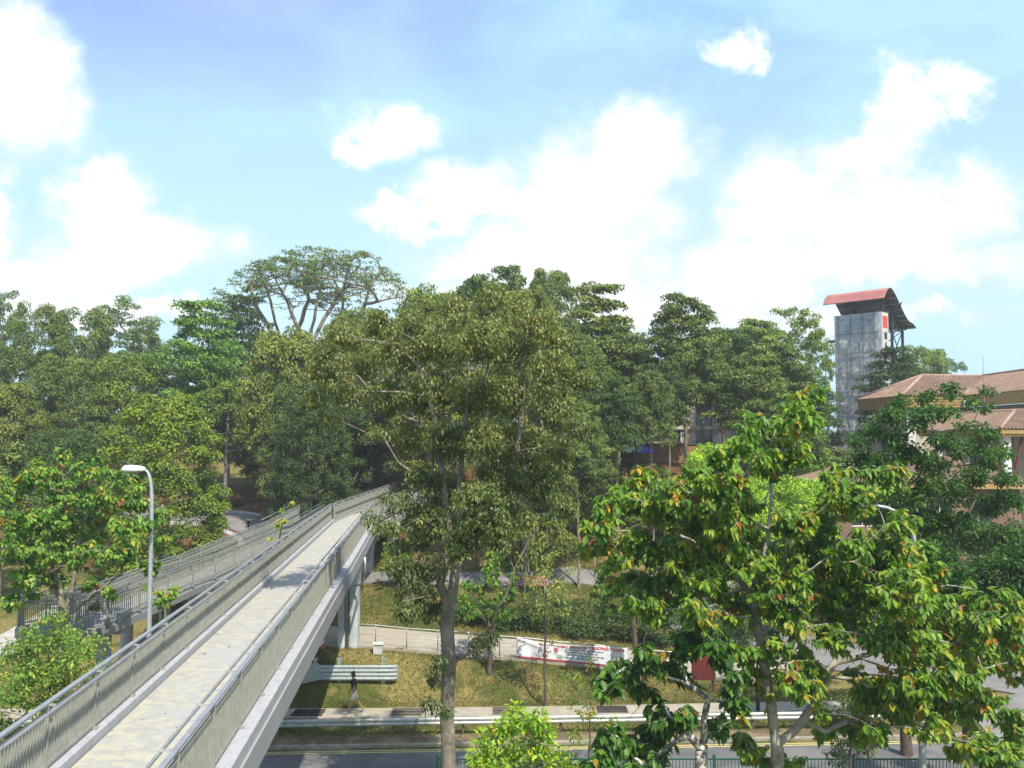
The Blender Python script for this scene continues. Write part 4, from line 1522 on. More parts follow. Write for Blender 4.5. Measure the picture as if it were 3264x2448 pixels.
def picnic():
    p = P(636, 457, 82); z0 = zz(p.x, 82)
    G = empty('picnic_table', (p.x, 82, z0), 'dark wooden picnic table below the blue parasols', 'picnic table')
    w = mat('dark_timber', (.09, .055, .035), (.06, .04, .025), 5, .8)
    MB().box((p.x, 82, z0 + .75), (1.9, .8, .06)).build('tabletop', w, G)
    for s in (-.75, .75):
        MB().box((p.x, 82 + s, z0 + .45), (1.9, .28, .05)).build('bench_seat', w, G)
        mb = MB(); mb.bar((p.x + s, 81.4, z0), (p.x + s, 81.9, z0 + .74), .09, .06, up=(1, 0, 0)); mb.bar((p.x + s, 82.6, z0), (p.x + s, 82.1, z0 + .74), .09, .06, up=(1, 0, 0)); mb.bar((p.x + s, 81.2, z0 + .40), (p.x + s, 82.8, z0 + .40), .06, .09)
        mb.build('leg_frame', w, G)
picnic()

def tower():
    D0 = 115.0
    az = math.radians(48)
    g = Vector((math.sin(az), math.cos(az), 0)); f = Vector((g.y, -g.x, 0))   # f to the right and nearer
    c0 = P(835.7, 316.5, D0 + 2.2); 
    W = 6.1; Dp = 1.5
    top = c0.z
    o = Vector((c0.x, c0.y, 0))
    zg = zz(o.x, o.y) - .3
    G = empty('climbing_tower', (o.x + f.x * 3, o.y + f.y * 3, zg), 'tall grey rock textured climbing wall tower with curved red metal roof', 'climbing tower')
    m = bpy.data.materials.new('climbing_wall')
    m.use_nodes = True
    t = NT(m.node_tree)
    b = m.node_tree.nodes['Principled BSDF']; b.inputs['Roughness'].default_value = .85
    gg = t.n('ShaderNodeNewGeometry')
    n1 = t.noise(gg.outputs['Position'], .55, 8, .72, .4)
    n2 = t.noise(gg.outputs['Position'], 2.6, 5, .7)
    c = t.mix(t.step(n1.outputs['Fac'], .42, .58), (.33, .375, .40, 1), (.52, .51, .50, 1))
    c = t.mix(t.m('MULTIPLY', t.step(n2.outputs['Fac'], .45, .7), .55), c, (.40, .44, .45, 1))
    m.node_tree.links.new(c, b.inputs['Base Color'])
    rng = np.random.default_rng(5)
    # sculpted front face
    nu, nv = 34, 110
    vs = []
    from mathutils import noise as mn
    for j in range(nv + 1):
        for i in range(nu + 1):
            u = W * i / nu; z = zg + (top - zg) * j / nv
            h = mn.fractal(Vector((u * .45, 3.1, z * .38)), .9, 2.1, 4) * .14
            lean = .5 * max(0, min(1, (z - 15) / 8)) * (1 if u > W * .5 else .35)
            k = h * min(1, min(i, nu - i) / 2, (nv - j) / 2) + lean * 0
            p = o + f * u - g * (.35 + k)
            vs.append((p.x, p.y, z))
    fs = [(j * (nu + 1) + i, j * (nu + 1) + i + 1, (j + 1) * (nu + 1) + i + 1, (j + 1) * (nu + 1) + i) for j in range(nv) for i in range(nu)]
    mb = MB(); mb.add(vs, fs); mb.build('climbing_face', m, G)
    mb = MB()
    def blk(u0, u1, d0, d1, z0, z1):
        q = [o + f * u0 + g * d0, o + f * u1 + g * d0, o + f * u1 + g * d1, o + f * u0 + g * d1]
        mb.add([(p.x, p.y, z0) for p in q] + [(p.x, p.y, z1) for p in q], [(3, 2, 1, 0), (4, 5, 6, 7), (0, 1, 5, 4), (1, 2, 6, 5), (2, 3, 7, 6), (3, 0, 4, 7)])
    blk(0.02, W - .02, -.33, Dp, zg, top - .03)
    mb.build('wall_core', m, G)
    # panel seams and climbing holds
    mb = MB()
    for u in (.09, .36, .62, .86):
        p0 = o + f * (W * u) - g * .50
        mb.bar((p0.x, p0.y, zg), (p0.x, p0.y, top - .05), .05, .10, up=f)
    for z in np.arange(top - 2.4, zg, -2.4):
        a_ = o - g * .47 + f * .05; b_ = o - g * .47 + f * (W - .05)
        mb.bar((a_.x, a_.y, z), (b_.x, b_.y, z), .08, .035)
    mb.build('panel_seam', mat('seam_grey', (.17, .19, .20), None, 3, .8), G)
    mb = MB()
    for k in range(620):
        u = rng.uniform(.2, W - .2); z = rng.uniform(zg + 2, top - .3); p0 = o + f * u - g * .50; r_ = rng.uniform(.03, .075)
        mb.box((p0.x, p0.y, z), (r_, r_ * 2.4, r_), rng.uniform(0, 3))
    mb.build('climbing_hold', mat('hold_dark', (.10, .12, .13), (.25, .16, .10), 1.5, .7), G, kind='stuff')
    # right-hand sign strip
    mb = MB(); blk(W - .015, W + .05, -.2, Dp - .1, top - 9.5, top - .1); mb.build('sign_strip', mat('sign_pale', (.52, .50, .45), None, 2, .7), G)
    rm = mat('sign_red', (.60, .05, .05), None, 3, .5)
    mb = MB(); blk(W + .055, W + .09, .0, Dp - .35, top - 1.9, top - .5); mb.build('sign_panel', rm, G)
    def letter(body, zc, h, mm):
        cu = bpy.data.curves.new('t', 'FONT'); cu.body = body; cu.size = 1.0; cu.offset = .03; cu.extrude = .02
        ob = bpy.data.objects.new('t', cu); COL.objects.link(ob)
        me = bpy.data.meshes.new_from_object(ob.evaluated_get(bpy.context.evaluated_depsgraph_get()))
        COL.objects.unlink(ob); bpy.data.objects.remove(ob)
        co = np.array([v.co[:] for v in me.vertices]); mn_ = co.min(0); mx = co.max(0)
        for v in me.vertices:
            u = (v.co.x - mn_[0]) / (mx[0] - mn_[0]) - .5
            q = o + f * (W + .075 + v.co.z) + g * (.62 + u * h * .8)
            v.co = (q.x, q.y, zc + ((v.co.y - mn_[1]) / (mx[1] - mn_[1]) - .5) * h)
        me.materials.clear(); me.materials.append(mm)
        l = bpy.data.objects.new('letter', me); COL.objects.link(l); attach(l, G)
    letter('1', top - 2.9, .8, M_DARK); letter('A', top - 4.0, .8, M_DARK); letter('@', top - 5.4, 1.0, rm)
    # steel frame
    st = mat('dark_steel', (.05, .055, .06), (.035, .04, .045), 3, .5, metal=.4)
    def Q(u, d, z):
        p = o + f * u + g * d
        return Vector((p.x, p.y, z))
    posts = [(1.0, .9, top + 1.9), (5.7, .9, top + 2.2), (1.0, 4.6, top - .7), (5.9, 2.8, top + .7), (5.9, 5.6, top - .9)]
    for u, d, z in posts:
        mb = MB(); mb.bar(Q(u, d, zg), Q(u, d, z), .26, .26, up=f); mb.build('post', st, G)
    mb = MB()
    zb = zg + 1
    while zb < top - 1:
        for (a, c_) in (((5.9, 2.8), (5.9, 5.6)), ((1.0, 4.6), (5.9, 5.6))):
            mb.bar(Q(*a, zb), Q(*c_, zb), .12, .12)
            mb.bar(Q(*a, zb), Q(*c_, zb + 3.6), .09, .09)
        zb += 3.6
    mb.bar(Q(5.9, 2.8, top - 3), Q(5.9, 5.6, top + .2), .1, .1)
    mb.bar(Q(5.9, 5.6, top - 6), Q(5.9, 2.8, top - 2.2), .1, .1)
    mb.bar(Q(5.7, .9, top - 2), Q(5.9, 2.8, top + 1.2), .1, .1)
    mb.bar(Q(5.7, .9, top + .1), Q(5.9, 2.8, top + .1), .14, .14); mb.bar(Q(5.7, .9, top - 2.0), Q(5.9, 2.8, top - 2.4), .14, .14)
    mb.bar(Q(1.0, .9, top + 1.8), Q(1.7, 2.2, top), .1, .1); mb.bar(Q(1.0, .9, top + 1.2), Q(5.7, .9, top + 1.5), .1, .16)
    mb.build('bracing', st, G)
    mb = MB(); 
    q = [Q(1.0, 1.5, top - 7.6), Q(6.6, 1.5, top - 7.6), Q(6.6, 6.2, top - 7.6), Q(1.0, 6.2, top - 7.6)]
    mb.add([p for p in q] + [p + Vector((0, 0, .15)) for p in q], [(3, 2, 1, 0), (4, 5, 6, 7), (0, 1, 5, 4), (1, 2, 6, 5), (2, 3, 7, 6), (3, 0, 4, 7)])
    mb.build('platform', M_CREAM, G)
    mb = MB(); mb.bar(Q(-1.2, .4, top - 3.1), Q(.2, .4, top - 3.1), .9, .25); mb.build('ledge', st, G)
    # curved roof: profile along g, extruded along f
    prof = []
    for k in range(25):
        s = k / 24
        d = -1.2 + s * 8.3
        z = 1.55 + 1.15 * math.exp(-((s - .20) / .17) ** 2) + (1.0 - s) * .2 - 2.5 * sm((s - .32) / .5) + (-.55 * max(0, (s - .80) / .2) ** 2)
        if s < .08:
            z -= (.08 - s) * 7
        prof.append((d, z))
    u0, u1 = -1.1, 7.0
    mb = MB(); nsg = 60
    vs = []
    for i in range(nsg + 1):
        u = u0 + (u1 - u0) * i / nsg
        off = .035 if i % 2 else 0
        for d, z in prof:
            p = Q(u, d, top + z + off); vs.append(p)
    n = len(prof)
    mb.add(vs, [(i * n + k, (i + 1) * n + k, (i + 1) * n + k + 1, i * n + k + 1) for i in range(nsg) for k in range(n - 1)])
    ro = mb.build('roof', mat('red_roof_sheet', (.40, .15, .13), (.33, .12, .105), .8, .5), G)
    mb = MB()
    vs = []
    for i in range(2):
        u = (u0 + .03, u1 - .03)[i]
        for d, z in prof:
            vs.append(Q(u, d, top + z - .07))
    mb.add(vs, [(k, n + k, n + k + 1, k + 1) for k in range(n - 1)])
    mb.build('underside', mat('roof_underside', (.10, .11, .11), (.07, .08, .08), 1, .7), ro)
    mb = MB()
    for k in range(1, n - 1, 2):
        d, z = prof[k]; mb.bar(Q(u0 + .1, d, top + z - .17), Q(u1 - .1, d, top + z - .17), .10, .16)
    mb.build('purlin', mat('purlin_pale', (.28, .26, .24), None, 2, .6), ro)
    for u in (1.0, 5.8):
        mb = MB()
        pts = [Q(u, d, top + z - .38) for d, z in prof[1:-1]]
        for a, c_ in zip(pts, pts[1:]):
            mb.bar(a, c_, .16, .26)
        mb.build('rafter', st, ro)
tower()

# ------------------------------------------------------------------ the walking person
def person():
    p = P(353.5, 703.5, 41.1)
    i = min(range(len(fr)), key=lambda i: abs(fr[i].x - p.x))
    gx, gy, gz = p.x, fr[i].y - .05, fz[i]
    G = empty('person', (gx, gy, gz), 'person in black t-shirt and pale shorts walking left along the footpath', 'person')
    def skin(name, verts, edges, m, parent, root=0, sub=2):
        me = bpy.data.meshes.new(name)
        me.from_pydata([(gx + v[0], gy + v[1], gz + v[2]) for v in verts], edges, [])
        o = bpy.data.objects.new(name, me); COL.objects.link(o)
        sk = o.modifiers.new('s', 'SKIN'); sk.use_smooth_shade = True
        for k, v in enumerate(verts):
            me.skin_vertices[0].data[k].radius = (v[3], v[4] if len(v) > 4 else v[3])
            me.skin_vertices[0].data[k].use_root = (k == root)
        o.modifiers.new('u', 'SUBSURF').levels = sub
        o.modifiers['u'].render_levels = sub
        dg = bpy.context.evaluated_depsgraph_get()
        me2 = bpy.data.meshes.new_from_object(o.evaluated_get(dg))
        COL.objects.unlink(o); bpy.data.objects.remove(o)
        me2.materials.clear(); me2.materials.append(m)
        me2.polygons.foreach_set('use_smooth', [True] * len(me2.polygons))
        o2 = bpy.data.objects.new(name, me2); COL.objects.link(o2); attach(o2, parent)
        return o2
    SK = mat('skin', (.40, .22, .14), (.36, .19, .12), 8, .6)
    # walks towards -x : front leg at -x, rear leg trailing at +x
    V = [(.0, 0, .93, .12, .13), (.0, 0, 1.10, .11, .14), (-.01, 0, 1.28, .12, .16), (-.02, 0, 1.42, .09, .12), (-.035, 0, 1.49, .055), (-.05, 0, 1.56, .055),
         (-.055, 0, 1.64, .085, .075), (-.05, 0, 1.70, .08, .07),
         (.01, -.10, .90, .085), (-.10, -.10, .52, .058), (-.13, -.10, .40, .055), (-.25, -.09, .10, .034), (-.36, -.09, .05, .035),   # near leg forward
         (.01, .10, .90, .085), (.13, .10, .52, .058), (.18, .10, .42, .055), (.40, .10, .16, .034), (.37, .10, .06, .034),             # far leg back
         (-.02, -.18, 1.40, .052), (.05, -.23, 1.13, .040), (.045, -.235, 1.10, .038), (-.07, -.24, .88, .026), (-.10, -.24, .82, .030, .018),
         (-.02, .18, 1.40, .052), (-.07, .23, 1.14, .040), (-.09, .23, 1.11, .038), (-.22, .22, .92, .026), (-.25, .21, .86, .030, .018)]
    E = [(0, 1), (1, 2), (2, 3), (3, 4), (4, 5), (5, 6), (6, 7), (0, 8), (8, 9), (9, 10), (10, 11), (11, 12), (0, 13), (13, 14), (14, 15), (15, 16), (16, 17), (2, 18), (18, 19), (19, 20), (20, 21), (21, 22), (2, 23), (23, 24), (24, 25), (25, 26), (26, 27)]
    # fingers and thumbs
    for (w_, sgn) in ((22, -1), (27, 1)):
        bx_, by_, bz_ = V[w_][:3]
        for k, ln in enumerate((.062, .070, .066, .05)):
            ox = -.028 + k * .018
            n0 = len(V)
            V += [(bx_ + ox - .004, by_, bz_ - .035, .0085), (bx_ + ox - .014, by_ + .004 * sgn, bz_ - .035 - ln * .55, .008), (bx_ + ox - .03, by_ - .004 * sgn, bz_ - .035 - ln, .0065)]
            E += [(w_, n0), (n0, n0 + 1), (n0 + 1, n0 + 2)]
        n0 = len(V)
        V += [(bx_ - .035, by_ - .012 * sgn, bz_ - .0, .0095), (bx_ - .052, by_ - .014 * sgn, bz_ - .035, .008)]
        E += [(w_, n0), (n0, n0 + 1)]
    body = skin('body', V, E, SK, G)
    # nose, ears, eyes, mouth
    mb = MB()
    mb.tube([(gx - .135, gy, gz + 1.665), (gx - .158, gy, gz + 1.635), (gx - .14, gy, gz + 1.625)], [.008, .014, .008], 6)
    mb.build('nose', SK, body)
    for s in (-1, 1):
        MB().tube([(gx - .035, gy + s * .078, gz + 1.62), (gx - .03, gy + s * .088, gz + 1.655)], [.012, .018], 6).build('ear', SK, body)
        MB().tube([(gx - .132, gy + s * .028, gz + 1.668), (gx - .138, gy + s * .028, gz + 1.668)], [.011, .009], 6).build('eye', M_DARK, body)
    MB().bar((gx - .137, gy - .02, gz + 1.595), (gx - .137, gy + .02, gz + 1.595), .008, .008).build('mouth', mat('lip', (.3, .10, .08), None, 4, .6), body)
    skin('hair', [(-.03, 0, 1.66, .098, .09), (-.045, 0, 1.73, .098, .088), (-.02, 0, 1.60, .07, .08), (-.095, 0, 1.755, .055, .06)], [(2, 0), (0, 1), (1, 3)], mat('black_hair', (.012, .010, .010), (.02, .018, .016), 30, .6), body, 0)
    SH = mat('black_shirt', (.016, .017, .02), (.024, .025, .028), 6, .85)
    skin('t_shirt', [(.0, 0, .95, .135, .155), (.0, 0, 1.10, .125, .155), (-.01, 0, 1.28, .135, .175), (-.02, 0, 1.42, .105, .14), (-.03, 0, 1.475, .062, .075),
                     (-.02, -.19, 1.395, .068), (.03, -.225, 1.19, .062), (-.02, .19, 1.395, .068), (-.05, .225, 1.2, .062)], [(0, 1), (1, 2), (2, 3), (3, 4), (2, 5), (5, 6), (2, 7), (7, 8)], SH, body)
    skin('shorts', [(.0, 0, .97, .125, .145), (.0, 0, .88, .13, .15), (-.015, -.10, .80, .105), (-.085, -.10, .56, .098), (.03, .10, .80, .105), (.10, .10, .56, .098)], [(0, 1), (1, 2), (2, 3), (1, 4), (4, 5)], mat('pale_shorts', (.56, .53, .50), (.48, .45, .42), 12, .85), body)
    ws = mat('white_shoe', (.6, .57, .55), None, 5, .6)
    skin('shoe', [(-.23, -.09, .05, .042, .045), (-.38, -.09, .038, .036, .046), (-.46, -.09, .035, .03, .04)], [(0, 1), (1, 2)], ws, body, sub=1)
    skin('shoe', [(.40, .10, .10, .042, .045), (.31, .10, .05, .036, .046), (.24, .10, .03, .028, .04)], [(0, 1), (1, 2)], mat('blue_shoe', (.12, .22, .34), None, 5, .6), body, sub=1)
    bag = skin('pouch', [(-.02, .26, .80, .03, .05), (-.02, .26, .68, .07, .05), (-.01, .26, .60, .06, .05)], [(0, 1), (1, 2)], M_DARK, G, sub=1)
    tag(bag, None)
    return G
person()

# ------------------------------------------------------------------ foliage
LM_FAR = leaf_mat('far_foliage', [(0, (.055, .095, .026)), (.45, (.130, .175, .040)), (.8, (.235, .265, .055)), (1, (.32, .30, .08))], trans=.25, rough=.6)
LM_BIG = leaf_mat('broad_leaves', [(0, (.028, .085, .014)), (.45, (.075, .185, .022)), (.74, (.165, .300, .032)), (.90, (.24, .26, .03)), (.95, (.36, .26, .02)), (1, (.20, .095, .035))], trans=.36, rough=.45, spec=.32)
LM_OLIVE = leaf_mat('olive_leaves', [(0, (.038, .072, .020)), (.4, (.115, .145, .034)), (.75, (.24, .235, .06)), (.94, (.30, .24, .075)), (1, (.36, .18, .06))], trans=.34, rough=.42, spec=.5)
LM_PINK = leaf_mat('pink_flowers', [(0, (.40, .10, .30)), (.6, (.62, .22, .46)), (1, (.08, .12, .03))], trans=.3)

def lobes_to_leaves(name, lobes, per, L, W, rng, m, inner=.2, droop=.25, tone0=.4, lift=.3, shape='diamond'):
    C = []; D = []; N = []; T = []
    for (c, r) in lobes:
        k = int(per * rng.uniform(.8, 1.2))
        v = nrm(rng.normal(size=(k, 3)))
        v[:, 2] = np.where(v[:, 2] < -.35, -v[:, 2], v[:, 2])
        rad = np.where(rng.random(k) < inner, rng.uniform(.3, .8, k), rng.uniform(.8, 1.08, k))
        p = np.array(c) + v * np.array(r) * rad[:, None]
        out = nrm(v / np.array(r))
        n = nrm(out + np.array([0, 0, lift]) + rng.normal(0, .45, (k, 3)))
        d = rng.normal(size=(k, 3)) + out * .5
        d[:, 2] -= droop
        d = nrm(d - n * (d * n).sum(1)[:, None])
        C.append(p); D.append(d); N.append(n)
        T.append(np.clip(tone0 + rng.normal(0, .10) + rng.normal(0, .16, k), 0, 1))
    C = np.concatenate(C); D = np.concatenate(D); N = np.concatenate(N); T = np.concatenate(T)
    k = len(C)
    return leaves(name, C, D, N, L * rng.uniform(.7, 1.25, k), W * rng.uniform(.7, 1.25, k), T, m, shape)

def proto(kind, seed):
    """a tree 16 m tall with a crown 5 m in radius"""
    rng = np.random.default_rng(seed)
    H, R = 16.0, 5.0
    lobes = []
    trunk = [[(0, 0, -.6), (.1, .05, 3), (.25 * rng.normal(), .2 * rng.normal(), 6.5), (.3 * rng.normal(), .3 * rng.normal(), 10.5)]]
    if kind == 'round':
        for i in range(88):
            v = nrm(rng.normal(size=3))
            if v[2] < -.75: v[2] *= -1
            s = rng.uniform(.62, .92)
            r = rng.uniform(.75, 1.35)
            c = np.array([v[0] * R * s, v[1] * R * s, 9.0 + v[2] * 6.0 * s])
            lobes.append((c, (r, r, r * .75)))
        per = 230; L, W = .32, .20
    elif kind == 'dense':
        for i in range(330):
            a = rng.uniform(0, 2 * PI); z = rng.uniform(1.2, 15.2)
            rr = R * (1 - (abs(z - 6.3) / 9.4) ** 2.3) ** .5 * rng.uniform(.68, .98)
            r = rng.uniform(.5, 1.0)
            lobes.append((np.array([rr * math.cos(a), rr * math.sin(a), z]), (r, r, r * .75)))
        per = 150; L, W = .23, .15
    elif kind == 'full':
        for i in range(125):
            a = rng.uniform(0, 2 * PI); z = rng.uniform(1.5, 15)
            rr = R * (1 - (abs(z - 6.5) / 9.6) ** 3.0) ** .5 * rng.uniform(.66, .95)
            r = rng.uniform(.75, 1.3)
            lobes.append((np.array([rr * math.cos(a), rr * math.sin(a), z]), (r, r, r * .8)))
        per = 210; L, W = .32, .20
    elif kind in ('tier', 'high'):
        nl = 9 if kind == 'tier' else 7
        zlo = 6.0 if kind == 'tier' else 10.4
        for k in range(nl):
            z = zlo + (15.6 - zlo) * k / (nl - 1)
            pr = R * (1.0 - .50 * (k / (nl - 1)) ** 3.2) * rng.uniform(.74, 1.12)
            m = max(3, int(11 * pr / R))
            a0 = rng.uniform(0, 6)
            for j in range(m):
                a = a0 + 2 * PI * j / m + rng.normal(0, .25)
                for q in (.88, .5):
                    rr = pr * q * rng.uniform(.8, 1.1)
                    r = rng.uniform(.95, 1.6) * (.6 + .4 * pr / R)
                    lobes.append((np.array([rr * math.cos(a), rr * math.sin(a), z + rng.normal(0, .22) - .1 * rr + .25 * (q < .6)]), (r, r, r * .30)))
        per = 150; L, W = .34, .20
    elif kind == 'airy':
        for i in range(85):
            v = nrm(rng.normal(size=3)); v[2] = abs(v[2]) * rng.choice([1, 1, 1, -.5])
            s = rng.uniform(.45, 1.0)
            r = rng.uniform(.45, .85)
            lobes.append((np.array([v[0] * R * s, v[1] * R * s, 9.8 + v[2] * 5.7 * s]), (r, r, r * .6)))
        per = 110; L, W = .28, .17
    elif kind == 'umbrella':
        trunk = [[(0, 0, -.6), (.15, .1, 3.5), (-.1, .1, 7.2), (.0, 0, 8.6)], [(0, 0, 8.0), (1.0, .4, 10.2), (2.2, .7, 12.2)], [(-.1, .1, 7.4), (-1.2, -.3, 9.8), (-2.4, .2, 12.0)], [(0, 0, 8.6), (.1, 1.2, 11.0), (.5, 1.6, 13.0)]]
        for i in range(190):
            a = rng.uniform(0, 2 * PI); q = math.sqrt(rng.uniform(.0, 1))
            z = 15.4 - 3.0 * q ** 2.2 - rng.choice([0, 0, .3, .9, 1.7]) * rng.uniform(.4, 1) * (.4 + .6 * q)
            r = rng.uniform(.28, .60)
            lobes.append((np.array([R * 1.0 * q * math.cos(a), R * q * math.sin(a), z]), (r, r, r * .10)))
        per = 30; L, W = .22, .11
    att = np.array([l[0] for l in lobes])
    at2 = att.copy(); at2[:, 2] -= .15
    pos, par, tips = grow(trunk, at2, rng, seg=.8, wig=.10, pen=.30 if kind != 'umbrella' else .12, rise=.06 if kind != 'umbrella' else .0)
    wood = tubes(pos, par, .022 if kind == 'umbrella' else .025, {'umbrella': .27, 'tier': .26, 'airy': .24, 'high': .22}.get(kind, .36), M_BARK, 'trunk', 7)
    crown = lobes_to_leaves('crown', lobes, per, L, W, rng, LM_FAR)
    return crown, wood

PROTO = {}
for kd, n in (('round', 4), ('full', 3), ('dense', 2), ('tier', 4), ('high', 4), ('airy', 3), ('umbrella', 3)):
    PROTO[kd] = [proto(kd, 100 + 17 * i + len(kd)) for i in range(n)]
for kd in PROTO:
    pass

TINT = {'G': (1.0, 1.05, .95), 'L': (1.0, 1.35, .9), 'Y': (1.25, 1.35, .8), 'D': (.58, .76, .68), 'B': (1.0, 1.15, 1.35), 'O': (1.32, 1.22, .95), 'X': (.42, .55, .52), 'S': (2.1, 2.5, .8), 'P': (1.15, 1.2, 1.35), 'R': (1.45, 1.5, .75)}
rt = random.Random(11)
def far_tree(px, top, w, d, kind, tint, label, idx=0, name='tree', group='trees on the wooded slope', cat='tree', hz=None):
    p = P(px, top, d)
    z0 = zz(p.x, d)
    H = p.z - z0 if hz is None else hz
    R = w / 2 * d / F
    G = empty(name, (p.x, d, z0), label, cat, group)
    G.rotation_euler = (0, 0, rt.uniform(0, 6.28))
    G.scale = (R / 5.0, R / 5.0, H / 16.0)
    cr, wd = PROTO[kind][idx % len(PROTO[kind])]
    for nm, me in (('trunk', wd), ('crown', cr)):
        o = bpy.data.objects.new(nm, me)
        COL.objects.link(o)
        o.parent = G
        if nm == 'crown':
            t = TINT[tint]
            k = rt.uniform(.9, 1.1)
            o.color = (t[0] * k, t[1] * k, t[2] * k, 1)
    return G

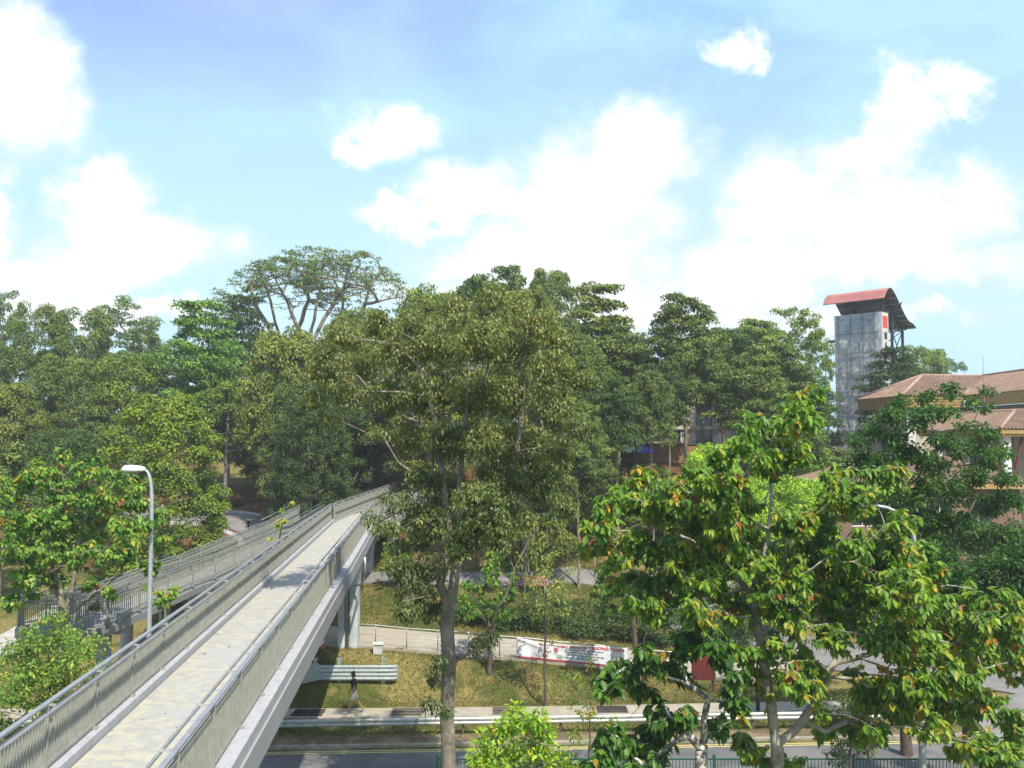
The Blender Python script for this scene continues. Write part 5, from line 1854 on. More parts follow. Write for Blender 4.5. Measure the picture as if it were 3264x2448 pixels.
BT = [
 # px, top, width, depth, kind, tint, label
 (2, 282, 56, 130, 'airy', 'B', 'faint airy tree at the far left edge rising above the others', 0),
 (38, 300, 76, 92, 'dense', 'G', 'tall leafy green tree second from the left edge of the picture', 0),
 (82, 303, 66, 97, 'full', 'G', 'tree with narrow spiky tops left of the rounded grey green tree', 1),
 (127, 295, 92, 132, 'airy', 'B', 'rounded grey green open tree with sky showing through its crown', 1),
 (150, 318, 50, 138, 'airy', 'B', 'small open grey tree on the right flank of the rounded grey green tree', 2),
 (10, 372, 74, 76, 'round', 'O', 'dull olive tree at the left edge below the tall leafy tree', 0),
 (66, 352, 90, 82, 'dense', 'G', 'mid green rounded tree above the left street lamp tree', 1),
 (128, 352, 84, 86, 'full', 'Y', 'yellowish green tree in front of the rounded grey green tree', 2),
 (203, 302, 92, 86, 'tier', 'L', 'fresh green layered tree standing in front of the dark pine like tree', 0),
 (243, 296, 72, 104, 'tier', 'X', 'dark blue green layered tree just left of the umbrella shaped trees', 1),
 (228, 372, 80, 84, 'round', 'Y', 'yellow green tree at the foot of the fresh green layered tree', 2),
 (164, 390, 128, 58, 'dense', 'R', 'broad rounded tree with yellow green top behind the left street lamp', 1),
 (2, 430, 92, 56, 'round', 'P', 'pale grey green tree low at the left edge behind the big leaved tree', 3),
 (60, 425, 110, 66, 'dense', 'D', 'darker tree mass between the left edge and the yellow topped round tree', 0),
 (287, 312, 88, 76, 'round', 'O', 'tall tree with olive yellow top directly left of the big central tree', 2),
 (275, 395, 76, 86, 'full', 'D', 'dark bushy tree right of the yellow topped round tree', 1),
 (312, 385, 78, 68, 'dense', 'X', 'very dark dense tree behind the far end of the footbridge', 0),
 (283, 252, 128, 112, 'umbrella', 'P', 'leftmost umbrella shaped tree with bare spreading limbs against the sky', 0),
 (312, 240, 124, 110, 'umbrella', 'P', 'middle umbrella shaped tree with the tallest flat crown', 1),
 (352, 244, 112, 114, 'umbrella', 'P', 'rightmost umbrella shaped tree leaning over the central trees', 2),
 (360, 306, 104, 88, 'dense', 'O', 'olive tree below the rightmost umbrella shaped tree', 1),
 (430, 292, 92, 78, 'dense', 'O', 'olive leafy tree directly behind the left half of the big central tree', 0),
 (525, 282, 104, 58, 'dense', 'O', 'olive leafy tree directly behind the right half of the big central tree', 1),
 (300, 368, 76, 74, 'dense', 'G', 'green leafy tree left of the far end of the footbridge', 0),
 (432, 274, 96, 88, 'round', 'Y', 'rounded tree peeking out at the upper left of the big central tree', 2),
 (474, 262, 96, 84, 'round', 'D', 'dark topped tree rising just behind the big central tree', 0),
 (510, 270, 76, 90, 'tier', 'G', 'green layered tree at the upper right of the big central tree', 2),
 (551, 264, 72, 80, 'dense', 'G', 'tall narrow leafy tree with the highest top right of the central tree', 1),
 (596, 286, 104, 84, 'tier', 'O', 'golden layered tree with flat sprays against the white cloud', 3),
 (572, 330, 96, 68, 'dense', 'G', 'full green tree standing under the golden layered tree', 2),
 (618, 328, 74, 82, 'high', 'G', 'green layered tree between the golden tree and the slim trunks', 0),
 (634, 350, 66, 92, 'high', 'D', 'dark round crown left of the tallest right hand layered tree', 1),
 (684, 296, 84, 82, 'high', 'G', 'tall layered tree with a wide wiry top above the stone hall', 1),
 (722, 330, 78, 90, 'high', 'D', 'dark layered tree just right of the wide wiry top', 2),
 (756, 322, 76, 94, 'high', 'Y', 'yellow green layered tree left of the open crowned tree', 0),
 (788, 298, 80, 96, 'airy', 'Y', 'open crowned yellow green tree with the high top left of the tower', 0),
 (770, 345, 96, 80, 'high', 'G', 'broad green layered tree below the open crowned tree', 3),
 (700, 340, 66, 76, 'high', 'G', 'layered tree with slim bare trunk in front of the stone hall', 3),
 (818, 318, 40, 112, 'airy', 'Y', 'sparse wiry tree touching the left side of the climbing tower', 1),
 (806, 388, 46, 90, 'full', 'D', 'dark bushy tree at the foot of the climbing tower', 0),
 (893, 350, 80, 100, 'tier', 'X', 'dark layered conifer like tree covering the right half of the tower', 2),
 (921, 344, 60, 138, 'full', 'Y', 'yellow green tree behind the clubhouse roof right of the tower', 2),
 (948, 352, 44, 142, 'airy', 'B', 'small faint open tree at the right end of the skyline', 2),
 # slim trunked trees in the middle
 (578, 405, 62, 58, 'high', 'G', 'tree with the thickest pale trunk under the golden layered tree', 1),
 (594, 432, 40, 60, 'high', 'G', 'small light crowned tree right of the thickest pale trunk', 1),
 (617, 380, 52, 64, 'high', 'D', 'slim tree whose brown trunk stands left of the blue parasols', 0),
 (652, 372, 48, 70, 'high', 'G', 'slim tree whose straight trunk crosses the pink flowering bushes', 2),
 (668, 362, 46, 74, 'high', 'D', 'slim straight tree crossing the left end of the stone hall', 3),
 (748, 360, 78, 72, 'high', 'G', 'layered tree with spreading arms right of the stone hall', 0),
 (785, 395, 84, 74, 'tier', 'L', 'low layered tree above the bright lime shrubs', 1),
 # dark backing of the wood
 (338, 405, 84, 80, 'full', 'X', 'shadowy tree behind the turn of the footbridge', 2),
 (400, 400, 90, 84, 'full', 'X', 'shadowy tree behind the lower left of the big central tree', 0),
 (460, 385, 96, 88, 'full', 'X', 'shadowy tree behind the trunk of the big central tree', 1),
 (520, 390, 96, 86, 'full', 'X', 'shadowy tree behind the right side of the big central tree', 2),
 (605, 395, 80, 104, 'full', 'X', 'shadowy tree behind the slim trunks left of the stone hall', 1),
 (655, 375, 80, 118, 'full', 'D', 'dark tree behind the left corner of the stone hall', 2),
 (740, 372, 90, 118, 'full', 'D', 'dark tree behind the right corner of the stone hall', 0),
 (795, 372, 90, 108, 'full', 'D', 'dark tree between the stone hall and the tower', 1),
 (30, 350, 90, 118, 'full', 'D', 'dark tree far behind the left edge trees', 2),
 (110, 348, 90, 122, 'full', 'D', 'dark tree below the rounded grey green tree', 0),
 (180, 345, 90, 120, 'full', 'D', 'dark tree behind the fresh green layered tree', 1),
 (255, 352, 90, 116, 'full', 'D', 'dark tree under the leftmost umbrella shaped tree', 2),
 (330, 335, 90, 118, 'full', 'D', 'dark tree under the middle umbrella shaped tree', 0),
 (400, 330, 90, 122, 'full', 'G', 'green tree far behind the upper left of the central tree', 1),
]
for (px, top, w, d, kd, tn, lab, ix) in BT:
    far_tree(px, top, w, d, kd, tn, lab, ix)

# low shrubs on the slope
SH_ = [
 (712, 440, 62, 64, 'S', 'bright lime green shrub below the stone hall'),
 (770, 470, 74, 58, 'S', 'large bright lime green shrub between the two upright tree limbs'),
 (806, 476, 62, 60, 'S', 'lime green shrub left of the brown tiled gatehouse roof'),
 (742, 478, 60, 56, 'S', 'lime green shrub half hidden by the broad near tree'),
 (836, 446, 54, 74, 'Y', 'yellowish shrub below the climbing tower'),
 (868, 452, 60, 72, 'G', 'green shrub between the tower and the clubhouse'),
 (650, 462, 50, 72, 'Y', 'yellow green shrub below the retaining wall'),
 (612, 462, 40, 78, 'X', 'dark clipped shrub below the larger blue parasol'),
 (590, 470, 40, 76, 'X', 'dark shrub behind the thickest pale trunk'),
 (334, 480, 44, 71, 'X', 'dark shrub against the far end of the footbridge railing'),
 (318, 490, 60, 72, 'D', 'dark shrub left of the far footbridge railing'),
 (450, 500, 70, 76, 'X', 'dark shrub behind the bridge landing'),
 (540, 500, 66, 78, 'X', 'dark shrub right of the bridge landing'),
 (210, 500, 60, 82, 'D', 'dark shrub beyond the curved path'),
 (905, 500, 70, 56, 'D', 'dark shrub in front of the gatehouse wall'),
 (975, 520, 80, 52, 'D', 'dark shrub at the right edge in front of the gatehouse'),
]
for i, (px, top, w, d, tn, lab) in enumerate(SH_):
    far_tree(px, top, w, d, 'full', tn, lab, i, name='shrub', group='shrubs on the slope', cat='shrub')

def lobed_plant(name, lobes, per, L, W, m, tint, label, cat, tone0=.4, group=None, seed=1, stems=True, droop=.2, lift=.3):
    rng = np.random.default_rng(seed)
    c0 = np.mean([l[0] for l in lobes], axis=0)
    z0 = zz(c0[0], c0[1])
    G = empty(name, (c0[0], c0[1], z0), label, cat, group)
    lo = [(np.array(c) - np.array([c0[0], c0[1], z0]), r) for c, r in lobes]
    me = lobes_to_leaves('foliage', lo, per, L, W, rng, m, inner=.2, tone0=tone0, droop=droop, lift=lift)
    o = bpy.data.objects.new('foliage', me); COL.objects.link(o); o.parent = G
    t = TINT[tint]; o.color = (*t, 1)
    if stems:
        mb = MB()
        for (c, r) in lo[::3]:
            zb = zz(c0[0] + c[0], c0[1] + c[1]) - z0
            mb.tube([(c[0], c[1], zb - .1), (c[0] + .05, c[1], c[2])], [.03, .015], 4)
        so = mb.build('stems', M_BARKD); so.parent = G; so['kind'] = 'stuff'
        pass
    return G

rng = np.random.default_rng(3)
lob = []
for x in np.arange(-3.5, 13.5, .28):
    for k in range(3):
        y = 52.1 + rng.uniform(-.5, .9)
        r = rng.uniform(.35, .6)
        z = zz(x, y) + [.35, .95, 1.45][k] * (1 if x > .5 else .6) + rng.normal(0, .1)
        lob.append(((x + rng.normal(0, .1), y, z), (r, r, r * .8)))
lobed_plant('hedge', lob, 150, .13, .085, LM_FAR, 'D', 'long dark green hedge above the sloping path behind the banner', 'hedge', tone0=.22, seed=5)
lob = []
for x in np.arange(P(625, 442, 87.6).x, P(682, 442, 87.6).x, .45):
    r = rng.uniform(.4, .7)
    lob.append(((x, 87.9, ZTER + .25 + rng.normal(0, .15)), (r, r * .7, r * .7)))
lobed_plant('flower_bush', lob, 90, .2, .15, LM_PINK, 'G', 'pink flowering bush row on top of the retaining wall', 'flowers', tone0=.45, seed=6, stems=False)
lob = []
for x in np.arange(P(803, 430, 90).x, P(822, 430, 90).x, .5):
    r = rng.uniform(.35, .6)
    lob.append(((x, 90, P(812, 431, 90).z + rng.normal(0, .12)), (r, r * .7, r * .6)))
lobed_plant('flower_bush', lob, 90, .2, .15, LM_PINK, 'G', 'small pink flowering bush left of the foot of the climbing tower', 'flowers', tone0=.45, seed=7, stems=True)

# ------------------------------------------------------------------ near trees with modelled branches and leaves
def near_tree(name, label, trunk_px, d, blobs, per, leafn, L, W, m, tint=(1, 1, 1), rtrunk=.22, rtip=.006, bark=None, seed=1, depth=1.0, mode='rosette',
              tone=(.42, .2), spread=.32, base=None, cat='tree', group=None, shape='blade', seg=.4, pen=.2, extra_limbs=None, rise=.12, droopy=.8, wig=.12, rs=1.0, hi=None):
    rng = np.random.default_rng(seed)
    lines = []
    for ln in trunk_px:
        lines.append([tuple(P(a, b, d + (c[0] if c else 0))) for a, b, *c in ln])
    b0 = lines[0][0]
    z0 = zz(b0[0], b0[1])
    lines[0] = [(b0[0], b0[1], z0 - .25)] + ([] if b0[2] - z0 < .6 else [b0]) + lines[0][1:] if b0[2] > z0 - .2 else [(b0[0], b0[1], z0 - .25)] + lines[0][1:]
    org = np.array([b0[0], b0[1], z0])
    att = []
    for bl in blobs:
        px, py, r = bl[:3]
        n = max(1, int(round(per * (bl[3] if len(bl) > 3 else 1) * (r / 20.0) ** 2)))
        c = np.array(P(px, py, d + (bl[4] if len(bl) > 4 else float(np.clip(rng.normal(0, depth * .8), -2.6, 2.6)))))
        rr = r * rs * d / F
        q = nrm(rng.normal(size=(n, 3))) * (rng.random((n, 1)) ** .45)
        dz = rng.normal(0, .18 * depth, (n, 1))
        p = c + q * np.array([rr, rr * 1.2, rr * .82])
        # shift in depth along the view so that the crown has real thickness
        p = p + dz * (p - np.array([0, 0, CAMZ])) / d * 1.0
        att.append(p)
    att = np.concatenate(att)
    lines = [[tuple(np.array(p) - org) for p in ln] for ln in lines]
    att = att - org
    pos, par, tips = grow(lines, att, rng, seg=seg, wig=wig, pen=pen, rise=rise)
    G = empty(name, tuple(org), label, cat, group)
    wood = tubes(pos, par, rtip, rtrunk, bark or M_BARK, 'trunk', 9)
    o = bpy.data.objects.new('trunk', wood); COL.objects.link(o); o.parent = G
    # leaves
    C = []; D = []; N = []; T = []
    tipdir = nrm(pos[tips] - pos[par[tips]])
    for i in range(len(att)):
        k = max(2, int(leafn * rng.uniform(.6, 1.35)))
        tp = pos[tips[i]]
        a0 = rng.uniform(0, 6.28)
        ph = a0 + np.arange(k) * 2.4
        if mode == 'rosette':
            el = rng.normal(-droopy, .38, k)
            o_ = np.stack([np.cos(ph), np.sin(ph), np.zeros(k)], 1)
            dd = o_ * np.cos(el)[:, None] + np.array([0, 0, 1.0]) * np.sin(el)[:, None] + tipdir[i] * .25
            nn_ = o_ * np.sin(-el)[:, None] + np.array([0, 0, 1.0]) * np.cos(el)[:, None] + rng.normal(0, .22, (k, 3))
            cc = tp + o_ * .02 - tipdir[i] * (rng.random((k, 1)) * spread) + rng.normal(0, .02, (k, 3))
        else:
            v = nrm(rng.normal(size=(k, 3)))
            cc = tp + v * np.array([1, 1, .6]) * spread * rng.random((k, 1)) ** .5
            dd = v + np.array([0, 0, -droopy]) + rng.normal(0, .3, (k, 3))
            nn_ = v * .5 + np.array([0, 0, 1.0]) + rng.normal(0, .5, (k, 3))
        t0 = tone[0] + rng.normal(0, tone[1])
        if rng.random() < .025 and mode == 'rosette': t0 = .9 + rng.random() * .1
        tt = np.clip(t0 + rng.normal(0, .10, k), 0, .88)
        u = rng.random(k)
        lim = .975 if mode == 'rosette' else .985
        if t0 > .88:
            tt = np.clip(t0 + rng.normal(0, .04, k), 0, 1)
        tt = np.where(u > lim, rng.uniform(.86, 1.0, k), tt)
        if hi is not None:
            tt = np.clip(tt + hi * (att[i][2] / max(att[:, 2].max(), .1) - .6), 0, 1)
        C.append(cc); D.append(dd); N.append(nn_); T.append(tt)
    C = np.concatenate(C); D = np.concatenate(D); N = np.concatenate(N); T = np.concatenate(T)
    k = len(C)
    me = leaves('crown', C, D, N, L * rng.uniform(.6, 1.2, k), W * rng.uniform(.7, 1.2, k), T, m, shape)
    o = bpy.data.objects.new('crown', me); COL.objects.link(o); o.parent = G
    o.color = (*tint, 1)
    return G

near_tree('broad_leaved_tree', 'broad near tree with drooping green leaves and pale limbs filling the lower right',
    [[(779, 860), (777, 768), (773, 720), (768, 690), (762, 655), (755, 610), (754, 597)],
     [(754, 597), (741, 582), (722, 562), (700, 546), (676, 534), (656, 526), (640, 524), (628, 529)],
     [(754, 597), (760, 572), (766, 545), (770, 515), (771, 480), (770, 450), (776, 428), (796, 408)],
     [(775, 745), (792, 733), (812, 705), (824, 676), (836, 662), (860, 657), (880, 650), (892, 622), (908, 610), (927, 603), (945, 606)],
     [(892, 622), (915, 596), (946, 585), (972, 589), (985, 600)],
     [(824, 676), (860, 680), (900, 672), (930, 690)]], 23,
    [(720, 455, 12), (700, 470, 12), (835, 468, 12), (842, 488, 12), (600, 545, 10), (700, 620, 14), (720, 640, 12), (780, 650, 14), (790, 675, 12), (812, 668, 12), (735, 600, 12), (640, 600, 14), (620, 580, 12), (655, 612, 12), (680, 590, 14), (990, 700, 14), (1010, 720, 14), (965, 715, 12), (1015, 745, 12), (930, 725, 12), (900, 715, 12), (860, 735, 10), (820, 730, 10), (795, 760, 10), (745, 740, 10), (1018, 640, 16), (870, 470, 10),
     (810, 396, 13), (800, 412, 18), (778, 432, 18), (752, 420, 12), (742, 436, 12), (765, 455, 16), (792, 448, 17),
     (640, 476, 15), (630, 495, 17), (612, 502, 14), (598, 522, 15), (590, 548, 10), (680, 490, 18), (702, 500, 20), (722, 486, 16), (742, 502, 18), (660, 506, 18),
     (690, 522, 22), (728, 520, 18), (640, 545, 20), (680, 555, 22), (722, 552, 20), (752, 540, 14), (610, 560, 12), (655, 580, 16),
     (798, 520, 18), (828, 508, 18), (856, 500, 16), (893, 474, 14), (882, 490, 12), (820, 540, 22), (850, 548, 22), (884, 540, 17), (902, 560, 18), (790, 560, 15),
     (790, 582, 20), (830, 580, 24), (868, 582, 24), (905, 590, 20), (942, 606, 18), (972, 594, 14), (1000, 602, 16), (1016, 622, 16), (985, 628, 16), (720, 590, 12), (735, 615, 12),
     (785, 620, 20), (740, 655, 14), (752, 672, 13), (860, 615, 22), (900, 632, 24), (940, 640, 24), (985, 655, 20), (1015, 668, 16), (962, 675, 18), (830, 610, 16),
     (800, 655, 14), (855, 672, 10), (882, 690, 15), (915, 680, 22), (940, 702, 18), (908, 655, 16), (770, 695, 6), (815, 690, 8), (850, 720, 10), (985, 742, 16), (962, 752, 12), (1000, 762, 15), (700, 580, 14), (690, 605, 10), (770, 590, 14), (755, 560, 14), (905, 520, 12), (920, 545, 14), (932, 570, 14), (800, 685, 14), (835, 640, 16), (925, 615, 16), (895, 600, 18), (860, 555, 16), (965, 630, 14), (820, 712, 8), (870, 700, 14), (905, 700, 14), (878, 730, 10), (942, 732, 7), (752, 752, 12), (768, 766, 9), (1040, 640, 20)],
    52, 13, .215, .11, LM_BIG, tint=(1.4, 1.18, 1.0), rs=1.28, rtrunk=.16, rtip=.0075, bark=M_BARKP, seed=21, depth=1.5, tone=(.54, .20), spread=.26, rise=.10, seg=.3, wig=.14)

near_tree('speckled_tree', 'near tree with lichen speckled white trunk and large dark and yellowing leaves',
    [[(700, 860), (701, 768), (704, 735), (707, 705), (712, 680), (718, 660)],
     [(704, 748), (698, 745), (688, 735), (690, 715)],
     [(708, 700), (685, 682), (666, 677), (650, 690), (639, 707), (624, 724), (620, 750)]], 22,
    [(606, 682, 12), (624, 668, 14), (650, 655, 15), (690, 642, 16), (718, 648, 14), (642, 686, 10), (660, 716, 16), (640, 742, 18), (612, 738, 15), (684, 714, 12), (722, 722, 10), (735, 690, 9), (742, 700, 9), (596, 762, 12), (630, 766, 12), (655, 756, 10), (672, 666, 12), (735, 672, 9)],
    44, 13, .26, .135, LM_BIG, tint=(.8, .85, .85), rs=1.2, rtrunk=.14, rtip=.008, bark=M_BARKW, seed=22, depth=.8, tone=(.36, .2), seg=.3)

near_tree('big_central_tree', 'big tall tree with rough trunk and olive crown standing right of the footbridge',
    [[(449, 850), (449, 768), (447, 720), (448, 690), (449, 667), (447, 630), (448, 606), (455, 575), (460, 548)],
     [(448, 606), (440, 585), (452, 540), (445, 500), (438, 440), (430, 398), (418, 365), (400, 345)],
     [(460, 548), (472, 528), (492, 503), (510, 478), (518, 440), (524, 400), (520, 355)],
     [(460, 548), (458, 500), (462, 450), (470, 400), (468, 350), (472, 300)],
     [(449, 667), (462, 657), (478, 648), (492, 625), (505, 597), (520, 558), (532, 535), (545, 512)],
     [(430, 398), (400, 392), (370, 392), (340, 402), (312, 405)],
     [(445, 500), (420, 480), (398, 462), (385, 440), (372, 425)]], 29,
    [(492, 296, 16), (458, 306, 16), (520, 308, 12), (414, 322, 16, .8), (532, 322, 18), (380, 322, 16), (560, 340, 14), (346, 336, 18), (322, 352, 12), (470, 322, 20), (500, 330, 14),
     (330, 372, 18), (366, 358, 22), (400, 352, 22), (440, 345, 26), (480, 342, 26), (518, 350, 24), (552, 366, 20), (582, 380, 12),
     (312, 398, 12), (350, 396, 16), (388, 396, 22), (430, 392, 24), (470, 392, 26), (510, 395, 26), (548, 406, 18), (576, 424, 10), (330, 418, 8),
     (376, 432, 12, .5), (408, 436, 18), (445, 438, 22), (482, 440, 26), (522, 440, 26), (556, 448, 16), (502, 472, 24), (540, 480, 24), (562, 506, 14),
     (480, 502, 26), (452, 488, 22), (424, 478, 18), (440, 510, 20), (510, 512, 20), (462, 550, 12), (398, 502, 16, .6), (390, 528, 10), (372, 518, 8, .6), (430, 520, 22), (468, 532, 18), (500, 530, 16),
     (398, 566, 14), (412, 592, 18), (432, 608, 12), (428, 568, 18), (404, 612, 10), (420, 540, 14), (398, 545, 10),
     (478, 644, 9), (487, 639, 8), (438, 662, 6), (434, 682, 7), (430, 705, 7), (442, 712, 5), (546, 506, 14), (560, 516, 10), (530, 520, 10), (512, 560, 8)],
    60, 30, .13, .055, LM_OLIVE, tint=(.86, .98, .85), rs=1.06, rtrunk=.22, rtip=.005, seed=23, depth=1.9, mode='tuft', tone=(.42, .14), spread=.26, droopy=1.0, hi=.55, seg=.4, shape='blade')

near_tree('big_leaved_tree', 'near tree with large light green leaves at the left edge in front of the ramp',
    [[(66, 760), (64, 640), (64, 612), (60, 598), (52, 560)], [(64, 612), (72, 590), (78, 545), (92, 505)], [(64, 618), (90, 598), (112, 580), (140, 560)], [(60, 598), (40, 570), (22, 540)]], 31,
    [(64, 455, 13), (38, 472, 18), (90, 466, 16), (120, 474, 16), (10, 486, 18), (60, 492, 22), (95, 496, 20), (135, 498, 18), (158, 515, 12), (20, 516, 20), (55, 522, 23), (95, 526, 23), (130, 526, 19), (160, 540, 13), (8, 545, 20), (45, 550, 23), (85, 552, 20), (125, 552, 18), (152, 566, 12), (25, 576, 17), (58, 576, 15), (90, 582, 10), (6, 602, 13), (30, 596, 8), (112, 592, 8), (166, 592, 10), (95, 604, 6)],
    46, 12, .20, .11, LM_BIG, tint=(1.5, 1.3, 1.5), rtrunk=.15, rtip=.007, bark=M_BARK, seed=24, depth=1.5, tone=(.50, .2), spread=.22, seg=.35)

near_tree('leafy_small_tree', 'small light green tree with fine leaves in the lower left corner beside the bridge',
    [[(50, 820), (50, 740), (50, 690), (48, 660)], [(50, 700), (70, 670), (85, 650)], [(50, 700), (30, 675), (18, 655)]], 27,
    [(50, 632, 24), (82, 652, 20), (20, 654, 22), (50, 672, 28), (90, 690, 18), (14, 690, 22), (55, 712, 26), (20, 738, 22), (70, 742, 20), (100, 672, 9), (-10, 720, 20), (95, 720, 14), (40, 765, 22)],
    40, 26, .115, .062, LM_BIG, tint=(1.8, 1.35, 2.0), rtrunk=.09, rtip=.004, bark=M_BARKD, seed=25, depth=1.2, mode='tuft', tone=(.50, .13), spread=.24, droopy=.5, seg=.3)

near_tree('sapling', 'sapling with bright leaves just right of the left street lamp pole',
    [[(166, 760), (166, 640), (165, 600)]], 31.5,
    [(168, 622, 11), (160, 602, 11), (172, 590, 9), (152, 568, 10), (178, 636, 8), (148, 585, 8), (160, 640, 9)], 34, 12, .14, .08, LM_BIG, tint=(1.4, 1.2, 1.2), rtrunk=.04, rtip=.005, seed=26, depth=.5, tone=(.6, .15), group='young saplings', spread=.18, seg=.3)
near_tree('sapling', 'slim sapling with a few yellow green leaves poking above the left bridge railing',
    [[(279, 640), (280, 560), (281, 530), (284, 505)]], 38.5,
    [(276, 522, 7), (288, 520, 7), (283, 510, 6), (270, 540, 5), (292, 500, 4)], 16, 7, .26, .15, LM_BIG, tint=(1.5, 1.2, 1.0), rtrunk=.04, rtip=.006, seed=27, depth=.3, tone=(.74, .08), group='young saplings', spread=.15)
near_tree('sapling', 'slim roadside sapling crossing the left part of the banner',
    [[(545, 703), (545, 660), (545, 620), (546, 580), (547, 552)]], 42.4,
    [(540, 572, 16), (560, 588, 14), (530, 590, 12), (550, 556, 11), (574, 570, 9), (545, 608, 13), (566, 612, 9), (556, 640, 7, .5), (545, 690, 6), (552, 682, 5), (538, 548, 8)], 40, 12, .15, .06, LM_OLIVE, tint=(1.3, 1.5, .9), rtrunk=.06, rtip=.005, bark=M_BARKD, seed=28, depth=.7, mode='tuft', tone=(.6, .12), group='young saplings', spread=.25, rise=.02)
near_tree('sapling', 'twiggy sapling with sparse light leaves in front of the guard rail right of the banner',
    [[(590, 766), (590, 730), (589, 690), (588, 664)]], 35.2,
    [(575, 680, 11), (600, 690, 11), (590, 712, 13), (610, 720, 11), (578, 738, 11), (602, 750, 13), (570, 702, 8), (560, 676, 7), (620, 740, 9), (588, 662, 7)], 34, 10, .13, .065, LM_BIG, tint=(1.5, 1.2, 1.2), rtrunk=.035, rtip=.004, bark=M_BARKD, seed=29, depth=.6, mode='tuft', tone=(.6, .2), group='young saplings', spread=.18)
near_tree('young_tree', 'bright lime green treetop at the bottom centre right of the big rough trunk',
    [[(515, 860), (514, 790), (514, 740)], [(514, 790), (490, 760)], [(514, 790), (545, 765)]], 21.5,
    [(515, 716, 13), (500, 730, 13), (532, 722, 13), (546, 732, 9), (485, 745, 13), (510, 753, 15), (478, 766, 13), (550, 756, 11), (566, 765, 10), (530, 745, 12), (500, 768, 14), (535, 768, 12)], 34, 18, .16, .065, LM_BIG, tint=(1.9, 1.6, 1.1), rtrunk=.07, rtip=.005, seed=30, depth=.6, mode='tuft', tone=(.66, .1), spread=.2, droopy=.2, group='young trees near the road')
near_tree('young_tree', 'small dark fine leaved tree right of the thick brown limb near the green fence',
    [[(851, 790), (851, 745), (850, 705)]], 31,
    [(850, 700, 17), (835, 720, 15), (866, 724, 15), (850, 744, 15), (836, 756, 11), (870, 748, 10), (820, 706, 9), (880, 706, 9)], 55, 18, .11, .05, LM_OLIVE, tint=(.8, .9, .9), rtrunk=.05, rtip=.004, bark=M_BARKD, seed=31, depth=.8, mode='tuft', tone=(.35, .15), spread=.2, group='young trees near the road')
near_tree('young_tree', 'dark trunked tree with a few red leaves standing in front of the hedge',
    [[(636, 690), (636, 655), (633, 620), (634, 606)], [(634, 606), (645, 590), (650, 570)], [(634, 606), (620, 590)], [(638, 672), (643, 650), (647, 618)]], 43.5,
    [(600, 576, 14), (620, 590, 16), (640, 580, 16), (662, 590, 14), (608, 604, 12), (601, 613, 6), (628, 560, 14), (650, 560, 14), (672, 572, 12), (596, 590, 9)], 42, 12, .24, .12, LM_BIG, tint=(.9, .9, .9), rtrunk=.13, rtip=.006, bark=M_BARKD, seed=32, depth=1.0, tone=(.38, .25), group='young trees near the road')
near_tree('young_tree', 'bright green tree seen through the fork of the big central trunk',
    [[(490, 668), (489, 640), (488, 600)], [(489, 640), (478, 590)], [(489, 640), (505, 600)]], 44.6,
    [(472, 585, 13), (490, 575, 14), (505, 590, 14), (485, 605, 14), (470, 612, 10), (505, 612, 10), (495, 558, 12), (515, 572, 10), (462, 598, 8), (412, 600, 3)], 50, 12, .22, .11, LM_BIG, tint=(1.2, 1.1, 1.0), rtrunk=.10, rtip=.006, bark=M_BARKD, seed=33, depth=.9, tone=(.52, .2), group='young trees near the road')
near_tree('young_tree', 'small bright leaved tree beside the second bridge pier',
    [[(398, 600), (397, 570), (396, 550)]], 56,
    [(388, 548, 9), (400, 540, 10), (408, 555, 10), (396, 562, 9), (384, 566, 6), (412, 540, 7)], 60, 12, .22, .12, LM_BIG, tint=(1.3, 1.2, 1.0), rtrunk=.08, rtip=.006, bark=M_BARKD, seed=34, depth=.8, tone=(.6, .2), group='young trees near the road')
near_tree('dark_leafy_tree', 'dark glossy leaved tree in front of the clubhouse roofs',
    [[(905, 700), (902, 640), (900, 590), (897, 540)], [(900, 590), (875, 520), (868, 470)], [(900, 590), (930, 520), (945, 450), (960, 420)], [(897, 540), (895, 480), (893, 430)], [(902, 640), (950, 560), (975, 500)]], 37,
    [(893, 415, 11), (900, 402, 8), (925, 398, 9), (930, 412, 11), (948, 390, 9), (918, 420, 12), (942, 440, 14), (972, 400, 6), (984, 408, 6), (962, 424, 5), (988, 390, 5), (950, 412, 6), (892, 440, 13), (872, 428, 11), (858, 440, 10), (862, 460, 14), (885, 465, 16), (912, 455, 16), (935, 468, 16), (962, 448, 14), (985, 430, 10), (990, 455, 12), (975, 475, 16), (950, 490, 18), (920, 490, 17), (890, 492, 16), (860, 488, 12), (1005, 450, 8), (1008, 478, 12), (1010, 500, 14), (985, 505, 16), (955, 520, 18), (925, 522, 18), (895, 520, 16), (905, 550, 18), (940, 552, 20), (975, 540, 18), (1010, 535, 18), (870, 515, 12), (845, 470, 9), (850, 505, 9)],
    74, 18, .17, .095, LM_BIG, tint=(.68, .72, .85), rtrunk=.2, rtip=.006, bark=M_BARKD, seed=35, depth=1.7, mode='tuft', tone=(.40, .16), spread=.28, droopy=.3, seg=.4)
near_tree('dark_leafy_tree', 'very dark tree at the right edge with forked black trunk beside the side road',
    [[(971, 800), (970, 768), (968, 720), (962, 680), (957, 655), (950, 620)], [(962, 680), (980, 650), (1000, 610)], [(957, 655), (935, 668), (915, 690)]], 30.5,
    [(1010, 560, 18), (985, 575, 18), (955, 580, 18), (1020, 590, 18), (990, 600, 18), (960, 610, 16), (930, 590, 15), (1015, 625, 18), (985, 630, 16), (950, 638, 14), (1020, 655, 14), (1035, 560, 20), (1040, 600, 20), (1000, 650, 12), (925, 620, 10), (975, 660, 9)],
    64, 18, .17, .09, LM_BIG, tint=(.55, .6, .7), rtrunk=.19, rtip=.006, bark=M_BARKD, seed=36, depth=1.4, mode='tuft', tone=(.32, .15), spread=.26, droopy=.4)

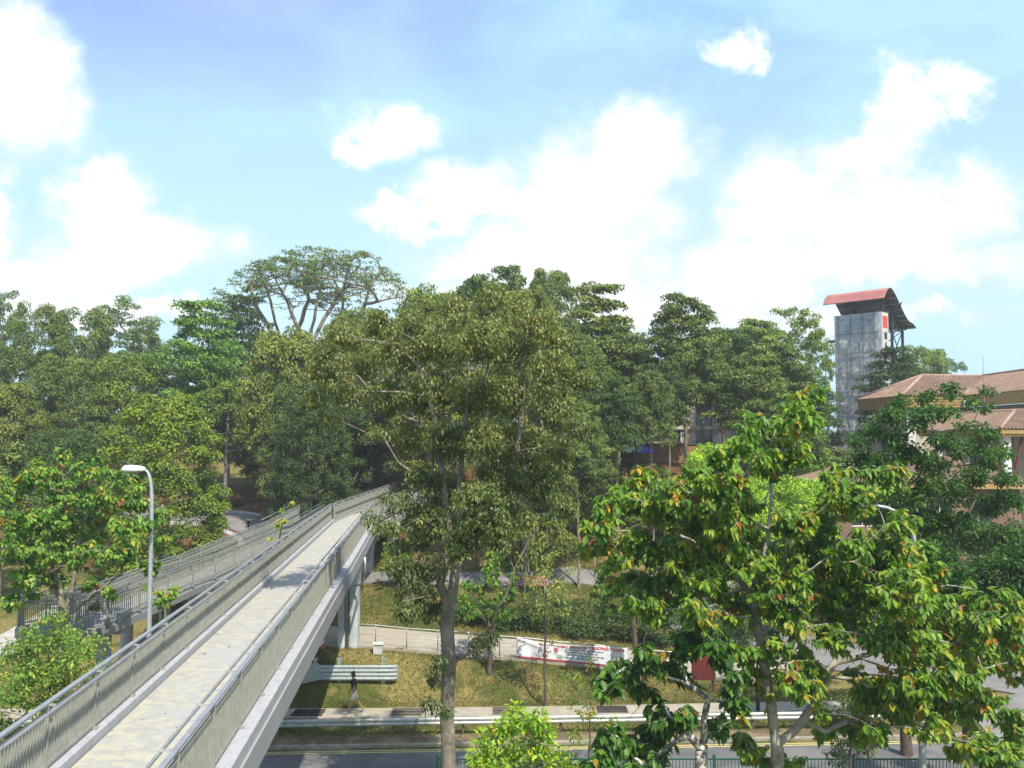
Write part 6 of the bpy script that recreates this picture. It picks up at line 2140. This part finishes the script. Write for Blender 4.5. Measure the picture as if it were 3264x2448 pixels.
# ------------------------------------------------------------------ grass and litter
def scatter(name, n, region, L, W, m, tint, seed, upright=True, tone=(.5, .2), clump=0.0, mask=None):
    rng = np.random.default_rng(seed)
    x = rng.uniform(region[0], region[1], n); y = rng.uniform(region[2], region[3], n)
    if mask is not None:
        k = mask(x, y); x = x[k]; y = y[k]
    n = len(x)
    z = Z(x, y)
    C = np.stack([x, y, z], 1)
    if upright:
        D = np.stack([rng.normal(0, .45, n), rng.normal(0, .45, n), np.ones(n)], 1)
        N = nrm(np.stack([rng.normal(size=n), rng.normal(size=n), rng.normal(0, .2, n) + .3], 1))
    else:
        C[:, 2] += .02
        D = np.stack([rng.normal(size=n), rng.normal(size=n), rng.normal(0, .2, n)], 1)
        N = np.stack([rng.normal(0, .3, n), rng.normal(0, .3, n), np.ones(n)], 1)
    T = np.clip(tone[0] + tone[1] * rng.normal(size=n) + .2 * np.sin(x * .9 + 1) * np.sin(y * 1.3), 0, 1)
    me = leaves(name, C, D, N, L * rng.uniform(.5, 1.3, n), W * rng.uniform(.7, 1.3, n), T, m)
    o = bpy.data.objects.new(name, me); COL.objects.link(o); o.color = (*tint, 1)
    tag(o, kind='stuff')
    return o
LM_GRASS = leaf_mat('grass_blades', [(0, (.045, .075, .014)), (.4, (.085, .11, .026)), (.7, (.19, .15, .05)), (1, (.30, .235, .09))], trans=.2, rough=.8, spec=.1)
LM_LIT = leaf_mat('leaf_litter', [(0, (.06, .03, .015)), (.5, (.16, .075, .03)), (1, (.34, .20, .09))], trans=.1, rough=.8, spec=.1)
def off_path(x, y):
    yy = y - x * .052 * sm((x + 30) / 20)
    m = (yy > 38.9)
    fp = np.interp(x, [-60, -30, -12, 0, 10, 17], [41.2, 41.2, 41.15, 41.5, 42.1, 42.6])
    m &= np.abs(y - fp) > .72
    up = np.interp(x, [-16, -10.5, -6, 0, 5, 10, 15], [48.6, 48.0, 47.9, 48.3, 48.5, 48.6, 49.0])
    m &= (np.abs(y - up) > 2.25) | (x < -15.9) | (x > 15)
    m &= ~((x > 8) & (y > 45.5))
    m &= ~((x > 17) & (y > 38))
    return m
scatter('grass', 75000, (-12, 19, 38.9, 52), .10, .035, LM_GRASS, (1, 1, 1), 41, mask=off_path)
scatter('grass', 30000, (-12, 8, 52, 64), .12, .05, LM_GRASS, (1, 1, 1), 42, tone=(.6, .2))
scatter('fallen_leaves', 22000, (-34, 12, 58, 84), .16, .11, LM_LIT, (1, 1, 1), 43, upright=False, tone=(.5, .25), mask=lambda x, y: ~((x < -15) & (y < 62)))
scatter('fallen_leaves', 2500, (-12, 19, 38.9, 46), .10, .07, LM_LIT, (1, 1, 1), 44, upright=False, tone=(.6, .25), mask=off_path)
def deck_litter():
    rng = np.random.default_rng(12)
    n = 240
    y = rng.uniform(8, 56, n); X = np.where(rng.random(n) < .6, XR - .2 - np.abs(rng.normal(0, .35, n)), rng.uniform(XL + .2, XR - .2, n))
    X = np.clip(X, XL + .2, XR - .2)
    C = np.stack([X - .0932 * y, y, np.full(n, DZ + .012)], 1)
    D = np.stack([rng.normal(size=n), rng.normal(size=n), rng.normal(0, .1, n)], 1)
    N = np.stack([rng.normal(0, .2, n), rng.normal(0, .2, n), np.ones(n)], 1)
    me = leaves('dead_leaves', C, D, N, .09 * rng.uniform(.5, 1.4, n), .05 * rng.uniform(.6, 1.3, n), np.clip(rng.normal(.4, .25, n), 0, 1), LM_LIT)
    o = bpy.data.objects.new('dead_leaves', me); COL.objects.link(o); tag(o, kind='stuff')
deck_litter()
# young weeds sprouting along the guard rail
def weeds():
    rng = np.random.default_rng(8)
    C = []; D = []; N = []; T = []
    for x in [-9.6, -8.9, -8.2, -6.6, -6.2, -5.9, -3.7, -3.2, .9, 1.2, 3.0, 3.4, 6.2, 9.0, 9.4, 12.5, -11.2, -10.7]:
        k = 45; y = roady(x, 38.8) + rng.normal(0, .1)
        v = nrm(rng.normal(size=(k, 3)))
        c = np.array([x, y, zz(x, y) + .5]) + v * np.array([.22, .12, .38])
        C.append(c); D.append(v + np.array([0, 0, .3])); N.append(nrm(rng.normal(size=(k, 3)) + np.array([0, 0, 1]))); T.append(np.clip(rng.normal(.6, .15, k), 0, .85))
    C = np.concatenate(C); D = np.concatenate(D); N = np.concatenate(N); T = np.concatenate(T)
    me = leaves('weeds', C, D, N, .09 * np.ones(len(C)), .045 * np.ones(len(C)), T, LM_BIG)
    o = bpy.data.objects.new('weeds', me); COL.objects.link(o); o.color = (1.2, 1.1, 1, 1)
    tag(o, kind='stuff')
weeds()

# ------------------------------------------------------------------ humid air
def haze():
    mb = MB(); mb.box((0, 255, 24.0), (1000, 780, 56))
    m = bpy.data.materials.new('humid_air'); m.use_nodes = True
    t = m.node_tree; t.nodes.clear()
    v = t.nodes.new('ShaderNodeVolumePrincipled'); o = t.nodes.new('ShaderNodeOutputMaterial')
    v.inputs['Color'].default_value = (.86, .93, 1.0, 1)
    v.inputs['Density'].default_value = .0005
    t.links.new(v.outputs[0], o.inputs['Volume'])
    ob = mb.build('haze', m, kind='stuff')
haze()
